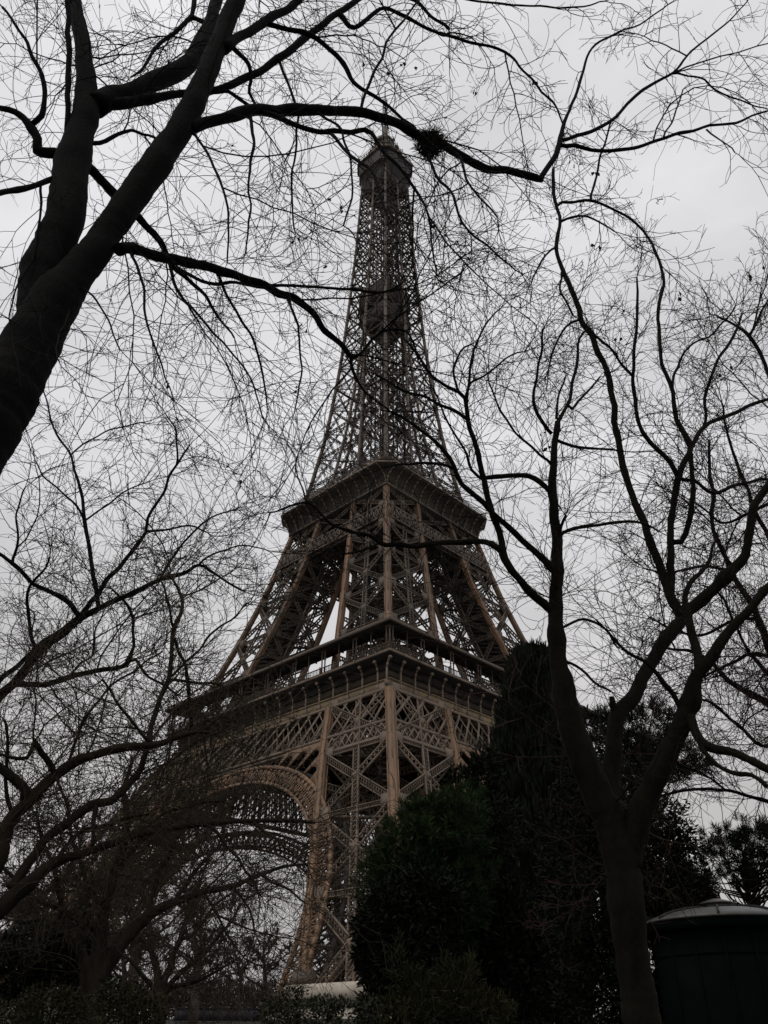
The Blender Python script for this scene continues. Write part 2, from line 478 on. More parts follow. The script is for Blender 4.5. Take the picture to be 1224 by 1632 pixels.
def ring_slab(B, ho, hi, z0, z1):
    o4 = lambda k, z: [(-k, -k, z), (k, -k, z), (k, k, z), (-k, k, z)]
    V = o4(ho, z0) + o4(ho, z1) + o4(hi, z0) + o4(hi, z1); F = []
    for i in range(4):
        j = (i + 1) % 4
        F += [(i, j, 4 + j, 4 + i), (8 + j, 8 + i, 12 + i, 12 + j), (4 + i, 4 + j, 12 + j, 12 + i), (j, i, 8 + i, 8 + j)]
    B.poly(V, F)
B = Bars(); ring_slab(B, 35.35, 13.0, 57.0, 57.65)
for k in np.arange(-33, 33.1, 3.0):
    if abs(k) > 13:
        B.bar((k, -33.4, 56.0), (k, 33.4, 56.0), .4, 1.6); B.bar((-33.4, k, 55.8), (33.4, k, 55.8), .4, 1.5)
fd = B.build('first_deck', M['cabin'], tower)  # near-black colour stands in for the shade on the deck's underside
B = Bars(); ring_slab(B, 35.5, 35.36, 57.2, 57.66); B.build('fascia', M['iron_lat'], fd)
B = Bars()
for s in np.arange(-35.2, 35.2, .42):
    B.bar((s, -35.2, 57.65), (s, -35.2, 58.95), .09, .09)
B.bar((-35.25, -35.2, 58.98), (35.15, -35.2, 58.98), .2, .14); B.bar((-35.25, -35.2, 57.9), (35.15, -35.2, 57.9), .14, .1)
for s in np.arange(-34, 35, 3.89):
    B.bar((s, -35.2, 57.65), (s, -35.2, 59.3), .2, .2)
quarter(B.build('railing', M['iron'], tower))
B = Bars(); ring_slab(B, 35.78, 31.2, 63.1, 63.42)
for k in range(4):
    for s in np.arange(-33, 33.5, 2.6):
        c, s_ = (1, 0) if k % 2 == 0 else (0, 1)
        p, q = (s, -35.6), (s, -31.3)
        for _ in range(k): p, q = (-p[1], p[0]), (-q[1], q[0])
        B.bar((*p, 62.9), (*q, 62.9), .16, .36)
cr_ = B.build('canopy_roof', M['iron_dark'], tower)
B = Bars(); ring_slab(B, 36.12, 35.8, 62.85, 63.5); B.build('fascia', M['iron'], cr_)
for k in range(9):
    s = -34.6 + 69.2 * k / 8
    for kk in range(4):
        B = Bars()
        for ds in (-.42, .42):
            B.bar((s + ds, -35.0, 57.66), (s + ds, -35.0, 62.74), .2, .2)
        B.box(s - .6, s + .6, -35.2, -34.8, 62.2, 62.4)
        B.build('column', M['iron'], tower, rotz=kk * pi / 2)
        if k < 8:
            B = Bars(); B.bar((s + 4.3, -35.0, 57.66), (s + 4.3, -35.0, 62.74), .12, .12); B.build('slim_column', M['iron'], tower, rotz=kk * pi / 2)
for kk in range(4):
    for s0, s1, d in ((-20, -12.5, 22.4), (-9, 8, 21.8), (12.5, 19, 22.4)):
        B = Bars(); B.box(s0, s1, -d, -d + 5.5, 57.66, 61.8)
        for s in np.arange(s0 + .8, s1, 1.7): B.bar((s, -d - .05, 57.7), (s, -d - .05, 61.7), .12, .12)
        B.build('pavilion', M['iron_dark'], tower, rotz=kk * pi / 2)

# belt girder below the second platform
B = Bars()
for z0, z1 in ((100.4, 104.4),):
    for o_ in (.45, -1.0):
        B.bar(Fp(-H(z0) - .1, z0, o_), Fp(H(z0) + .1, z0, o_), .35, .4); B.bar(Fp(-H(z1) - .1, z1, o_), Fp(H(z1) + .1, z1, o_), .35, .4)
        m = 26
        for i in range(m):
            f0, f1 = -1 + 2 * i / m, -1 + 2 * (i + 1) / m
            B.bar(Fp(H(z0) * f0, z0, o_), Fp(H(z1) * f1, z1, o_), .34, .2, (0, -1, 0)); B.bar(Fp(H(z0) * f1, z0, o_), Fp(H(z1) * f0, z1, o_), .34, .2, (0, -1, 0))
            B.bar(Fp(H(z0) * f0, z0, o_), Fp(H(z1) * f0, z1, o_), .2, .2, (0, -1, 0))
for s0, s1 in ((lin, rin),):
    for f0, f1 in ((0, 1), (1, 0)):
        p = Fp(s0(104.4) + (s1(104.4) - s0(104.4)) * f0, 104.4); q = Fp(s0(111) + (s1(111) - s0(111)) * f1, 111)
        lattice(B, p, q, .9, (0, -1, 0))
quarter(B.build('belt_girder', M['iron'], tower))

# second platform
def oct8(a, t, z):
    t = max(t, .02)
    return [(-a + t, -a, z), (a - t, -a, z), (a, -a + t, z), (a, a - t, z), (a - t, a, z), (-a + t, a, z), (-a, a - t, z), (-a, -a + t, z)]
cove = [(17.75, .0, 111.2), (17.75, .0, 111.7), (17.9, .1, 112.5), (18.35, .5, 113.5), (19.1, 1.3, 114.5), (20.1, 2.4, 115.3), (21.0, 3.4, 115.75), (21.05, 3.42, 116.35)]
B = Bars(); B.loft([oct8(*c) for c in cove], False, False)
B.poly(oct8(20.9, 3.4, 116.2), [(0, 1, 2, 3), (0, 3, 4, 7), (4, 5, 6, 7)])
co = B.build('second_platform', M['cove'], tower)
B = Bars()
for a_, t_, z_, k_ in ((21.1, 3.45, 116.05, .5), (17.85, .05, 111.4, .35)):
    P8 = oct8(a_, t_, z_)
    for i in range(8):
        if sum((x - y) ** 2 for x, y in zip(P8[i], P8[(i + 1) % 8])) > 1: B.bar(P8[i], P8[(i + 1) % 8], .3, k_)
B.build('cornice', M['iron_lat'], co)
for kk in range(4):
    for k in range(13):
        f = -1 + 2 * k / 12
        B = Bars()
        for c0, c1 in zip(cove[:-2], cove[1:-1]):
            B.bar((f * (c0[0] - c0[1] - .1), -c0[0] - .10, c0[2] - .08), (f * (c1[0] - c1[1] - .1), -c1[0] - .10, c1[2] - .08), .26, .4, (0, -1, .3))
        B.build('cove_rib', M['iron_lat'], co, rotz=kk * pi / 2)
B = Bars()
r0 = oct8(17.9, .1, 111.3)
B.loft([oct8(17.95, .05, 111.0), oct8(17.95, .05, 111.45)], True, False)
B.build('soffit', M['iron_dark'], co)
B = Bars()
for rad in (20.95, 17.2):
    z0 = 116.35 if rad > 20 else 120.6
    t_ = 3.4 if rad > 20 else 1.5
    P8 = oct8(rad, t_, z0)
    for i in range(8):
        p, q = P8[i], P8[(i + 1) % 8]
        l = sqrt(sum((x - y) ** 2 for x, y in zip(p, q)))
        m = max(2, int(l / .5))
        for j in range(m):
            e = lerp(p, q, j / m); B.bar(e, (e[0], e[1], z0 + 1.3), .07, .07)
        for dz in (1.3, .7): B.bar((p[0], p[1], z0 + dz), (q[0], q[1], z0 + dz), .12, .12)
B.build('railing', M['iron'], tower)
B = Bars(); B.loft([oct8(16.8, 1.5, 119.9), oct8(17.4, 1.5, 120.2), oct8(17.4, 1.5, 120.55)])
for k in range(4):
    for s in np.arange(-14, 14.1, 3.5):
        p = (s, -16.4)
        for _ in range(k): p = (-p[1], p[0])
        B.bar((*p, 116.3), (*p, 119.9), .25, .25)
B.box(-10.5, 10.5, -10.4, 10.4, 116.3, 119.8)
B.build('upper_gallery', M['spire'], tower)

# the spire above the second platform
nodes = [116.3]
hgt = 10.2
while nodes[-1] < 262:
    nodes.append(nodes[-1] + hgt); hgt = max(4.4, hgt * .957)
nodes[-1] = 266.0
bm = lambda z: .72 - .34 * (z - 116) / 150
B = Bars()
for z0, z1 in zip(nodes[:-1], nodes[1:]):
    b_ = bm(z0)
    sA = lambda z, k: [-H(z), -H(z) + W(z), H(z) - W(z), H(z)][k]
    bays = [(0, 1), (1, 2), (2, 3)] if H(z1) - W(z1) > .6 else [(0, 1), (2, 3)]
    for a, b in bays:
        for o_ in (0.0,):
            p0, p1, q0, q1 = Fp(sA(z0, a), z0), Fp(sA(z0, b), z0), Fp(sA(z1, a), z1), Fp(sA(z1, b), z1)
            ps = 1.7 if z0 < 190 else 2.2
            lattice(B, p0, q1, b_, (0, -1, 0), .085, .05, ps * 1.25, .2); lattice(B, p1, q0, b_, (0, -1, 0), .085, .05, ps * 1.25, .2)
            lattice(B, q0, q1, b_ * .9, (0, -1, 0), .14, .08, ps, .25)
    # inner faces of the leg boxes
    if H(z1) - W(z1) > .6:
        for s_ in (-1, 1):
            P = lambda f, z: (s_ * (H(z) - W(z)), -H(z) + W(z) * f, z)
            lattice(B, P(0, z0), P(1, z1), b_, (1, 0, 0), .09, .05, 3.2, .2); lattice(B, P(1, z0), P(0, z1), b_, (1, 0, 0), .09, .05, 3.2, .2)
            lattice(B, P(0, z1), P(1, z1), b_, (1, 0, 0), .09, .05, 3.2, .2)
    h1 = H(z1)
    B.bar((-h1, -h1, z1), (-2.7, -2.7, z1), .25, .25)
spf = quarter(B.build('spire_face', M['spire'], tower))
def spost(f, wd, nm):
    B = Bars(); zs = list(np.linspace(116.2, 270, 26)); rings = []
    for z in zs:
        x, y = f(z); k = wd(z) / 2
        rings.append([(x + a * k, y + b * k, z) for a, b in ((-1, -1), (1, -1), (1, 1), (-1, 1))])
    B.loft(rings); return quarter(B.build(nm, M['iron'], tower))
wz = lambda z: .85 - .3 * (z - 116) / 150
spost(lambda z: (-H(z), -H(z)), wz, 'spire_post')
spost(lambda z: (-H(z) + W(z), -H(z) - .01), lambda z: wz(z) * .75, 'inner_post')
spost(lambda z: (H(z) - W(z) if H(z) - W(z) > .3 else .35, -H(z) + .01), lambda z: wz(z) * .72, 'inner_post')
# lift shaft and stair in the core
B = Bars()
for x, y in ((-1, -1), (1, -1), (1, 1), (-1, 1)):
    B.bar((x * 2.7, y * 2.7, 116.3), (x * 2.7, y * 2.7, 270), .3, .3)
    B.bar((x * 1.1, y * 2.6, 116.3), (x * 1.1, y * 2.6, 270), .3, .3)
for i, z in enumerate(np.arange(118, 268, 3.3)):
    for x in (-2.7, 2.7):
        B.bar((x, -2.7, z), (x, 2.7, z + (3.3 if i % 2 else 0)), .15, .15); B.bar((-2.7, x, z + (0 if i % 2 else 3.3)), (2.7, x, z), .15, .15)
    y0, y1 = (-2.4, 2.4) if i % 2 else (2.4, -2.4)
    B.bar((1.9, y0, z), (1.9, y1, z + 3.3), .9, .2)
    if z < 185:
        hh = H(z) - W(z) * .5
        B.bar((-hh, -hh, z), (-hh + 2.4 * (1 if i % 2 else -1), -hh, z + 3.3), .6, .2)
        B.bar((hh, -hh, z), (hh, -hh + 2.4 * (1 if i % 2 else -1), z + 3.3), .6, .2)
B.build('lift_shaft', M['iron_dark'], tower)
B = Bars()
B.loft([oct8(k, .6, z) for k, z in ((5.2, 187.5), (6.0, 190), (6.0, 193.5))]); B.loft([oct8(k, .6, z) for k, z in ((6.2, 196), (6.2, 203))])
for k in range(4):
    for s in np.arange(-5.5, 5.6, 1.1):
        p = (s, -6.22)
        for _ in range(k): p = (-p[1], p[0])
        B.bar((*p, 196), (*p, 203), .1, .1)
B.build('intermediate_platform', M['iron_dark'], tower)

# the top: flared brackets, cabin, campanile, mast
B = Bars()
B.loft([oct8(*c) for c in ((5.95, .6, 256.0), (6.1, .8, 260), (6.5, 1.2, 263), (7.7, 2.6, 264.6), (7.9, 2.8, 265.2), (8.25, 3.0, 271.0))], True, True)
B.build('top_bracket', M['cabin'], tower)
B = Bars()
P8 = oct8(8.5, 3.0, 271.35)
for i in range(8): B.bar(P8[i], P8[(i + 1) % 8], .8, .55)
B.build('rim', M['iron_lat'], tower)
B = Bars()
P8 = oct8(8.0, 2.9, 265.0)
for i in range(8): B.bar(P8[i], P8[(i + 1) % 8], .35, .4)
B.build('sill', M['iron'], tower)
B = Bars()
P8 = oct8(8.3, 3.0, 271.6)
for i in range(8):
    for j in range(12):
        e = lerp(P8[i], P8[(i + 1) % 8], j / 12); B.bar(e, (e[0] * .96, e[1] * .96, 275.6), .1, .1)
    for z in (272.8, 274.2, 275.6): B.bar((P8[i][0] * .98, P8[i][1] * .98, z), (P8[(i + 1) % 8][0] * .98, P8[(i + 1) % 8][1] * .98, z), .12, .12)
B.build('top_gallery', M['spire'], tower)
B = Bars()
B.loft([oct8(*c) for c in ((6.6, 2.3, 271.4), (6.6, 2.3, 275.9), (5.6, 1.8, 276.4), (5.4, 1.8, 280.2), (4.2, 1.4, 281.0), (4.0, 1.4, 282.5))])
B.build('top_cabin', M['spire'], tower)
B = Bars()
r8 = lambda r, z: [(r * cos(t), r * sin(t), z) for t in np.linspace(0, 2 * pi, 13)[:-1]]
B.loft([r8(3.8, 282.0), r8(3.5, 287), r8(3.8, 287.2), r8(3.0, 289.5), r8(1.7, 291.5), r8(1.2, 293.5), r8(1.1, 298)])
B.build('campanile', M['spire'], tower, smooth=False)
B = Bars()
for x, y in ((-1, -1), (1, -1), (1, 1), (-1, 1)):
    B.bar((x * .75, y * .75, 297), (x * .45, y * .45, 318), .2, .2)
for i, z in enumerate(np.arange(297, 318, 1.1)):
    for x in (-.7, .7):
        B.bar((x, -.7, z), (x, .7, z + 1.1), .12, .12); B.bar((-.7, x, z + 1.1), (.7, x, z), .12, .12)
B.bar((0, 0, 316), (0, 0, 327), .3, .3)
B.build('mast', M['iron_dark'], tower)
B = Bars()
for i in range(98):
    a = rnd.uniform(0, 2 * pi); r = rnd.choice((7.9, 6.8, 5.2, 4.2)); z = {7.9: 275.4, 6.8: 275.6, 5.2: 280, 4.2: 281.4}[r]
    hgt_ = rnd.uniform(1.0, 5.5); x, y = r * cos(a), r * sin(a)
    B.bar((x, y, z), (x + rnd.uniform(-.3, .3), y + rnd.uniform(-.3, .3), z + hgt_), rnd.uniform(.08, .35), rnd.uniform(.08, .35))
    if i % 3 == 0: B.bar((x - .6, y, z + hgt_ * .8), (x + .6, y, z + hgt_ * .8), .14, .3)
B.build('aerial', M['iron_dark'], tower)

# ------------------------------------------------------------------ vegetation tools
class Tubes:
    def __init__(self): self.g = {}
    def add(self, pts, rads, sides=3):
        self.g.setdefault((len(pts), sides), []).append([(*p, r) for p, r in zip(pts, rads)])
    def mesh(self, smooth=True):
        V, F, n0 = [], [], 0
        for (n, k), A in self.g.items():
            A = np.array(A, dtype=np.float64); m = len(A)
            P, R = A[:, :, :3], A[:, :, 3]
            T = np.empty_like(P); T[:, 1:-1] = P[:, 2:] - P[:, :-2]; T[:, 0] = P[:, 1] - P[:, 0]; T[:, -1] = P[:, -1] - P[:, -2]
            T /= np.maximum(np.linalg.norm(T, axis=2, keepdims=True), 1e-9)
            d = P[:, -1] - P[:, 0]; ax = np.argmin(np.abs(d), axis=1)
            ref = np.eye(3)[ax][:, None, :]
            X = np.cross(T, ref); X /= np.maximum(np.linalg.norm(X, axis=2, keepdims=True), 1e-9)
            Y_ = np.cross(T, X)
            ang = np.arange(k) * 2 * pi / k
            ring = P[:, :, None] + R[:, :, None, None] * (X[:, :, None] * np.cos(ang)[None, None, :, None] + Y_[:, :, None] * np.sin(ang)[None, None, :, None])
            V.append(ring.reshape(-1, 3))
            base = n0 + (np.arange(m) * n * k)[:, None, None] + (np.arange(n - 1) * k)[None, :, None]
            j = np.arange(k)[None, None, :]; j1 = (np.arange(k) + 1) % k; j1 = j1[None, None, :]
            F.append(np.stack([base + j, base + j1, base + k + j1, base + k + j], -1).reshape(-1, 4))
            if k > 3:
                e = n0 + np.arange(m) * n * k
                for i in range(1, k - 1):
                    F.append(np.stack([e, e + i + 1, e + i], -1)); q = e + (n - 1) * k
                    F.append(np.stack([q, q + i, q + i + 1], -1))
            n0 += m * n * k
        return mesh_np(np.concatenate(V), F, smooth)
    def build(self, name, mat, parent=None): return link(name, self.mesh(), mat, parent)

def rot_about(d, ang, az):
    """d turned by ang away from itself, towards azimuth az"""
    a = (0, 0, 1) if abs(d[2]) < .9 else (1, 0, 0)
    x = norm(cross(d, a)); y = cross(x, d)
    c, s = cos(ang), sin(ang); ca, sa = cos(az) * s, sin(az) * s
    return (d[0] * c + x[0] * ca + y[0] * sa, d[1] * c + x[1] * ca + y[1] * sa, d[2] * c + x[2] * ca + y[2] * sa)

LEN = {0: 1.0, 1: 1.0, 2: 1.0, 3: 1.0}
RAD = {0: (1.6, .7), 1: (.78, .42), 2: (.48, .34), 3: (.36, .30)}
STEPS = {0: 11, 1: 10, 2: 7, 3: 4}
def grow(T, p, d, ln, mpp, lvl, st):
    n = STEPS[lvl]; r0, r1 = RAD[lvl]; pts, rads = [p], [r0 * mpp * st['thick']]
    seg = ln / (n - 1); g = st['grav']; wob = st['wob']; bend = tuple(rnd.gauss(0, st['bend'] * (1 if lvl < 2 else 1.5)) for _ in range(3))
    az = rnd.uniform(0, 2 * pi); cnt = rnd.randrange(2)
    for i in range(1, n):
        d = norm((d[0] + bend[0] + rnd.gauss(0, wob), d[1] + bend[1] + rnd.gauss(0, wob), d[2] + bend[2] + rnd.gauss(0, wob) + g))
        p = (p[0] + d[0] * seg, p[1] + d[1] * seg, p[2] + d[2] * seg)
        pts.append(p); rads.append((r0 + (r1 - r0) * i / (n - 1)) * mpp * st['thick'])
        if lvl < st['depth']:
            k = st['kids'][lvl]; k = int(k) + (rnd.random() < k - int(k))
            for _ in range(k):
                cnt += 1; fi = az + pi * (cnt % 2) + rnd.gauss(0, .45)
                e = rot_about(d, rnd.uniform(.55, .95), fi); d = rot_about(d, .13, fi + pi)
                grow(T, p, e, ln * rnd.uniform(.34, .62) * (1.15 - .5 * i / n), mpp, lvl + 1, st)
    T.add(pts, rads, 3)

def catmull(P, step):
    """P rows (x, y, w); resampled about every step pixels"""
    P = [np.array(p, float) for p in P]; Q = [2 * P[0] - P[1]] + P + [2 * P[-1] - P[-2]]; out_ = []
    for i in range(1, len(Q) - 2):
        a, b, c, d = Q[i - 1], Q[i], Q[i + 1], Q[i + 2]
        n = max(1, int(np.hypot(*(c - b)[:2]) / step))
        for j in range(n):
            t = j / n
            v = .5 * (2 * b + (c - a) * t + (2 * a - 5 * b + 4 * c - d) * t * t + (3 * b - a - 3 * c + d) * t ** 3)
            v[2] = b[2] + (c[2] - b[2]) * t; out_.append(v)
    return out_ + [P[-1]]

class BareTree:
    def __init__(self, name, label, base, group=None, bark='bark', twig='twig', cat='tree', **style):
        self.root = thing(name, label, cat, base, group)
        self.base = base; self.bark = M[bark]; self.twig = M[twig]; self.T = Tubes(); self.pl = []
        self.st = dict(grav=-.02, wob=.07, bend=.07, depth=3, kids=(1.3, 1.2, .9), gap=15, lmin=.5, lmax=1.3, thick=1.0, thickmax=30, fork=0)
        self.st.update(style)
    def limb(self, data, Y=None, dY=0.0, name='limb', ground=False, twigs=1.0, sides=None, mat=None, fat=1.0):
        P = [tuple(float(v) for v in s.split(',')) for s in data.split()]
        R = catmull(P, 8)
        if Y is None:
            best = min(self.pl, key=lambda q: (q[0] - R[0][0]) ** 2 + (q[1] - R[0][1]) ** 2)
            Y = best[2]
        L_ = sum(np.hypot(*(b - a)[:2]) for a, b in zip(R[:-1], R[1:])) or 1
        pts, rads, run = [], [], 0.0
        KN = [(rnd.gauss(0, 1), rnd.gauss(0, 1)) for _ in range(99)]
        knots = [(rnd.uniform(0, L_), rnd.uniform(.06, .2), rnd.uniform(.5, 1.1)) for _ in range(int(L_ / 60))] if P[0][2] > 7 else []
        ph = rnd.uniform(0, 9)
        for i, v in enumerate(R):
            if i: run += np.hypot(*(v - R[i - 1])[:2])
            y = Y + dY * (run / L_)
            j = .10 * min(v[2], 14)
            if P[0][2] < 26: kf = run / 24; j0 = int(kf) % 97; f_ = kf % 1; ka_ = 1.5 if v[2] < 14 else .9
            else: kf = 0; j0 = 0; f_ = 0; ka_ = 0
            kx_ = ka_ * (KN[j0][0] * (1 - f_) + KN[j0 + 1][0] * f_); ky_ = ka_ * (KN[j0][1] * (1 - f_) + KN[j0 + 1][1] * f_)
            if i in (0, len(R) - 1): kx_ = ky_ = 0
            jx, jy = (j * sin(ph + run * .11) + .5 * rnd.gauss(0, j), j * cos(ph + run * .083)) if 0 < i < len(R) - 1 else (0, 0)
            p, m = at(v[0] + jx * .5 + kx_, v[1] + jy * .5 + ky_, y)
            q = v[2] * fat * (1 + .02 * sin(run * .07 + ph) + .025 * rnd.gauss(0, 1))
            for kp, ka, kw_ in knots: q *= 1 + ka * (1 if v[2] < 26 else .25) * math.exp(-((run - kp) / (kw_ * max(v[2], 8))) ** 2)
            pts.append(p); rads.append(max(q, .8) / 2 * m); self.pl.append((v[0], v[1], y))
        if ground:
            b = self.base
            pts.insert(0, (b[0], b[1], ground_z(b[0], b[1]) - .3)); rads.insert(0, rads[0] * 1.35)
        o3 = [tuple(c - e for c, e in zip(p, self.base)) for p in pts]
        t = Tubes(); k = sides or (14 if max(rads) > .09 else 8 if max(rads) > .03 else 6)
        t.add(o3, rads, k); t.build(name, mat or self.bark, self.root)
        # twigs
        if sum(q[0] for q in R) / len(R) > 850 and R[0][1] < 300: twigs *= .55
        st = self.st; acc = rnd.uniform(0, st['gap']); run = 0
        for i in range(1, len(R)):
            sl = np.hypot(*(R[i] - R[i - 1])[:2]); run += sl; acc += sl * max(.12, .95 + 1.1 * sin(run * .045 + ph)); w_ = R[i][2]
            gap = st['gap'] / max(twigs, .01) * (1 if w_ < 12 else 1.9 if w_ < st['thickmax'] else 1e9)
            while acc > gap:
                acc -= gap
                k = i + (1 if ground else 0); p = o3[k]; d = norm(sub(pts[k], pts[k - 1])); m = rads[k] * 2 / max(w_, .8)
                e = rot_about(d, rnd.uniform(.5, 1.25), rnd.uniform(0, 2 * pi)); e = norm((e[0], e[1] * .6, e[2]))
                f = i / len(R)
                if st['fork'] and w_ > 3.5 and rnd.random() < st['fork']:
                    grow(self.T, p, e, rnd.uniform(1.0, 1.9) * st['lmax'], m, 0, dict(st, kids=(.9,) + tuple(st['kids'][1:])))
                else:
                    grow(self.T, p, e, rnd.uniform(st['lmin'], st['lmax']), m, 1, st)
        if rads[-1] / max(at(R[-1][0], R[-1][1], Y + dY)[1], 1e-6) < 3.5:
            d = norm(sub(pts[-1], pts[-2]))
            for _ in range(2):
                grow(self.T, o3[-1], rot_about(d, rnd.uniform(.05, .6), rnd.uniform(0, 6.3)), rnd.uniform(.6, 1) * st['lmax'], rads[-1] * 2 / max(R[-1][2], .8), 1, st)
    def limbs(self, text, **k):
        for ln in text.strip().split('\n'):
            ln = ln.strip()
            kw = dict(k)
            if '|' in ln:
                ln, o = ln.split('|')[:2] if ln.count('|') == 1 else (ln.split('|')[0], ln.split('|')[1:]); kw['twigs'] = float(o[1]) if isinstance(o, list) else kw.get('twigs', 1.0); kw['dY'] = float(o[0] if isinstance(o, list) else o)
            self.limb(ln, **kw)
    def done(self):
        if self.T.g: self.T.build('crown', self.twig, self.root)
    def leaves(self, spots, Y, size=9):
        V, F = [], []
        for (x, y) in spots:
            near = min(self.pl, key=lambda q: (q[0] - x) ** 2 + (q[1] - y) ** 2); yy = near[2]
            for _ in range(rnd.choice((1, 2, 2, 3))):
                p, m = at(x + rnd.uniform(-6, 6), y + rnd.uniform(-6, 6), yy + rnd.uniform(-.1, .1))
                p = sub(p, self.base); d = norm((rnd.gauss(0, .5), rnd.gauss(0, .5), -1)); s_ = norm(cross(d, (rnd.gauss(0, 1), rnd.gauss(0, 1), .2)))
                l, wd = size * m * rnd.uniform(.7, 1.2), size * m * rnd.uniform(.3, .45); nrm_ = cross(d, s_)
                n0 = len(V)
                V += [p, tuple(p[i] + d[i] * l * .45 + s_[i] * wd + nrm_[i] * wd * .5 for i in range(3)), tuple(p[i] + d[i] * l for i in range(3)), tuple(p[i] + d[i] * l * .45 - s_[i] * wd + nrm_[i] * wd * .6 for i in range(3))]
                F += [(n0, n0 + 1, n0 + 2), (n0, n0 + 2, n0 + 3)]
        link('foliage', mesh_np(V, [np.array(F)]), M['dry_leaf'], self.root)

def blades(C, D, ln, wd, curl=.25):
    """C centres, D unit directions -> leaf blades of two triangles (n,4 verts)"""
    n = len(C); r = nrs.normal(size=(n, 3)); X = np.cross(D, r); X /= np.maximum(np.linalg.norm(X, axis=1, keepdims=True), 1e-9)
    Nn = np.cross(D, X)
    l = (ln * nrs.uniform(.6, 1.25, n))[:, None]; w_ = (wd * nrs.uniform(.7, 1.25, n))[:, None]
    a = C; b = C + D * l * .5 + X * w_ * .5 + Nn * l * curl * .2; c = C + D * l - Nn * l * curl * .3; d = C + D * l * .5 - X * w_ * .5 + Nn * l * curl * .2
    return np.stack([a, b, c, d], 1).reshape(-1, 3)
def blade_mesh(V):
    n = len(V) // 4; i = np.arange(n)[:, None] * 4
    return mesh_np(V, [np.concatenate([i + np.array([[0, 1, 2]]), i + np.array([[0, 2, 3]])])])
def lobe_points(lobes, Y, n, shell=.45, squash=1.0):
    """points and outward directions inside ellipsoid lobes given as (px, py, rx, ry[, dY])"""
    wts = np.array([l[2] * l[3] for l in lobes], float); cnt = np.maximum(8, (n * wts / wts.sum()).astype(int)); P, D = [], []
    for l, k in zip(lobes, cnt):
        c, m = at(l[0], l[1], Y + (l[4] if len(l) > 4 else 0)); d = nrs.normal(size=(k, 3)); d /= np.linalg.norm(d, axis=1, keepdims=True)
        az = np.arctan2(d[:, 1], d[:, 0]); bump = 1 + .13 * np.sin(az * 3 + l[0]) * np.cos(d[:, 2] * 5 + l[1]) + .10 * np.sin(az * 7 + d[:, 2] * 9 + l[1])
        r = (shell + (1 - shell) * nrs.uniform(0, 1, k) ** .6) * bump * nrs.uniform(.9, 1.08, k)
        P.append(np.array(c) + d * r[:, None] * np.array([l[2] * m, l[2] * m * squash, l[3] * m])); D.append(d)
    return np.concatenate(P), np.concatenate(D)
def leafy(name, label, cat, lobes, Y, base_px, n, ln, wd, mat, group=None, up=.3, out=.7, rand=.6, stems=6, trunk_r=.08, curl=.25, bark='bark', shell=.45, squash=1.0):
    b, m = at(base_px, 1632, Y); base = (b[0], Y, ground_z(b[0], Y))
    root = thing(name, label, cat, base, group)
    P, D = lobe_points(lobes, Y, n, shell, squash); P = P - np.array(base)
    d = D * out + nrs.normal(size=D.shape) * rand * .58 + np.array([0, 0, up]); d /= np.linalg.norm(d, axis=1, keepdims=True)
    link('foliage', blade_mesh(blades(P, d, ln, wd, curl)), M[mat], root)
    t = Tubes()
    for i in range(stems):
        l = lobes[i % len(lobes)]; c, mm = at(l[0] + rnd.uniform(-.5, .5) * l[2], l[1] - rnd.uniform(-.3, .5) * l[3], Y)
        e = tuple(c[k] - base[k] for k in range(3)); s0 = (rnd.uniform(-.1, .1), rnd.uniform(-.1, .1), -.2)
        t.add([s0, (e[0] * .3, e[1] * .3, e[2] * .45), (e[0] * .7, e[1] * .7, e[2] * .75), e], [trunk_r, trunk_r * .8, trunk_r * .5, trunk_r * .2], 6)
    t.build('stem' if cat in ('shrub', 'bush') else 'trunk', M[bark], root)
    return root
def pine(name, label, lobes, Y, trunk, ntuft, nl, mat, group=None, needles=34, wid=.012, gray='bark'):
    b, m = at(trunk[0][0], 1632, Y); base = (b[0], Y, ground_z(b[0], Y)); root = thing(name, label, 'tree', base, group)
    tp = [(0, 0, -.3)] + [tuple(c - e for c, e in zip(at(x, y, Y)[0], base)) for x, y, w_ in trunk]; tr = [trunk[0][2] * 1.2 * m / 2] + [w_ * m / 2 for x, y, w_ in trunk]
    t = Tubes(); t.add(tp, tr, 8); t.build('trunk', M[gray], root)
    P, D = lobe_points(lobes, Y, ntuft, .55); P = P - np.array(base)
    nt_ = len(P); C = np.repeat(P, needles, 0); A = np.repeat(D * .6 + np.array([0, 0, .55]), needles, 0)
    d = A + nrs.normal(size=A.shape) * .62; d /= np.linalg.norm(d, axis=1, keepdims=True)
    C = C + np.repeat(D, needles, 0) * (nrs.uniform(0, nl * .8, len(C)))[:, None]
    cr = link('crown', blade_mesh(blades(C, d, nl, wid, .15)), M[mat], root)
    t = Tubes(); top = np.array(tp[1:])
    for i in range(0, nt_, max(1, nt_ // 90)):
        f_ = rnd.uniform(.8, len(top) - 1.01); q = top[int(f_)] + (top[int(f_) + 1] - top[int(f_)]) * (f_ % 1); e = P[i]; mid = (q + e) / 2 + np.array([0, 0, -.1 * np.linalg.norm(e - q)])
        t.add([tuple(q), tuple(mid), tuple(e)], [tr[-1] * .7 + .012, .016, .008], 4)
    t.build('branches', M['twig'], root)
    return root

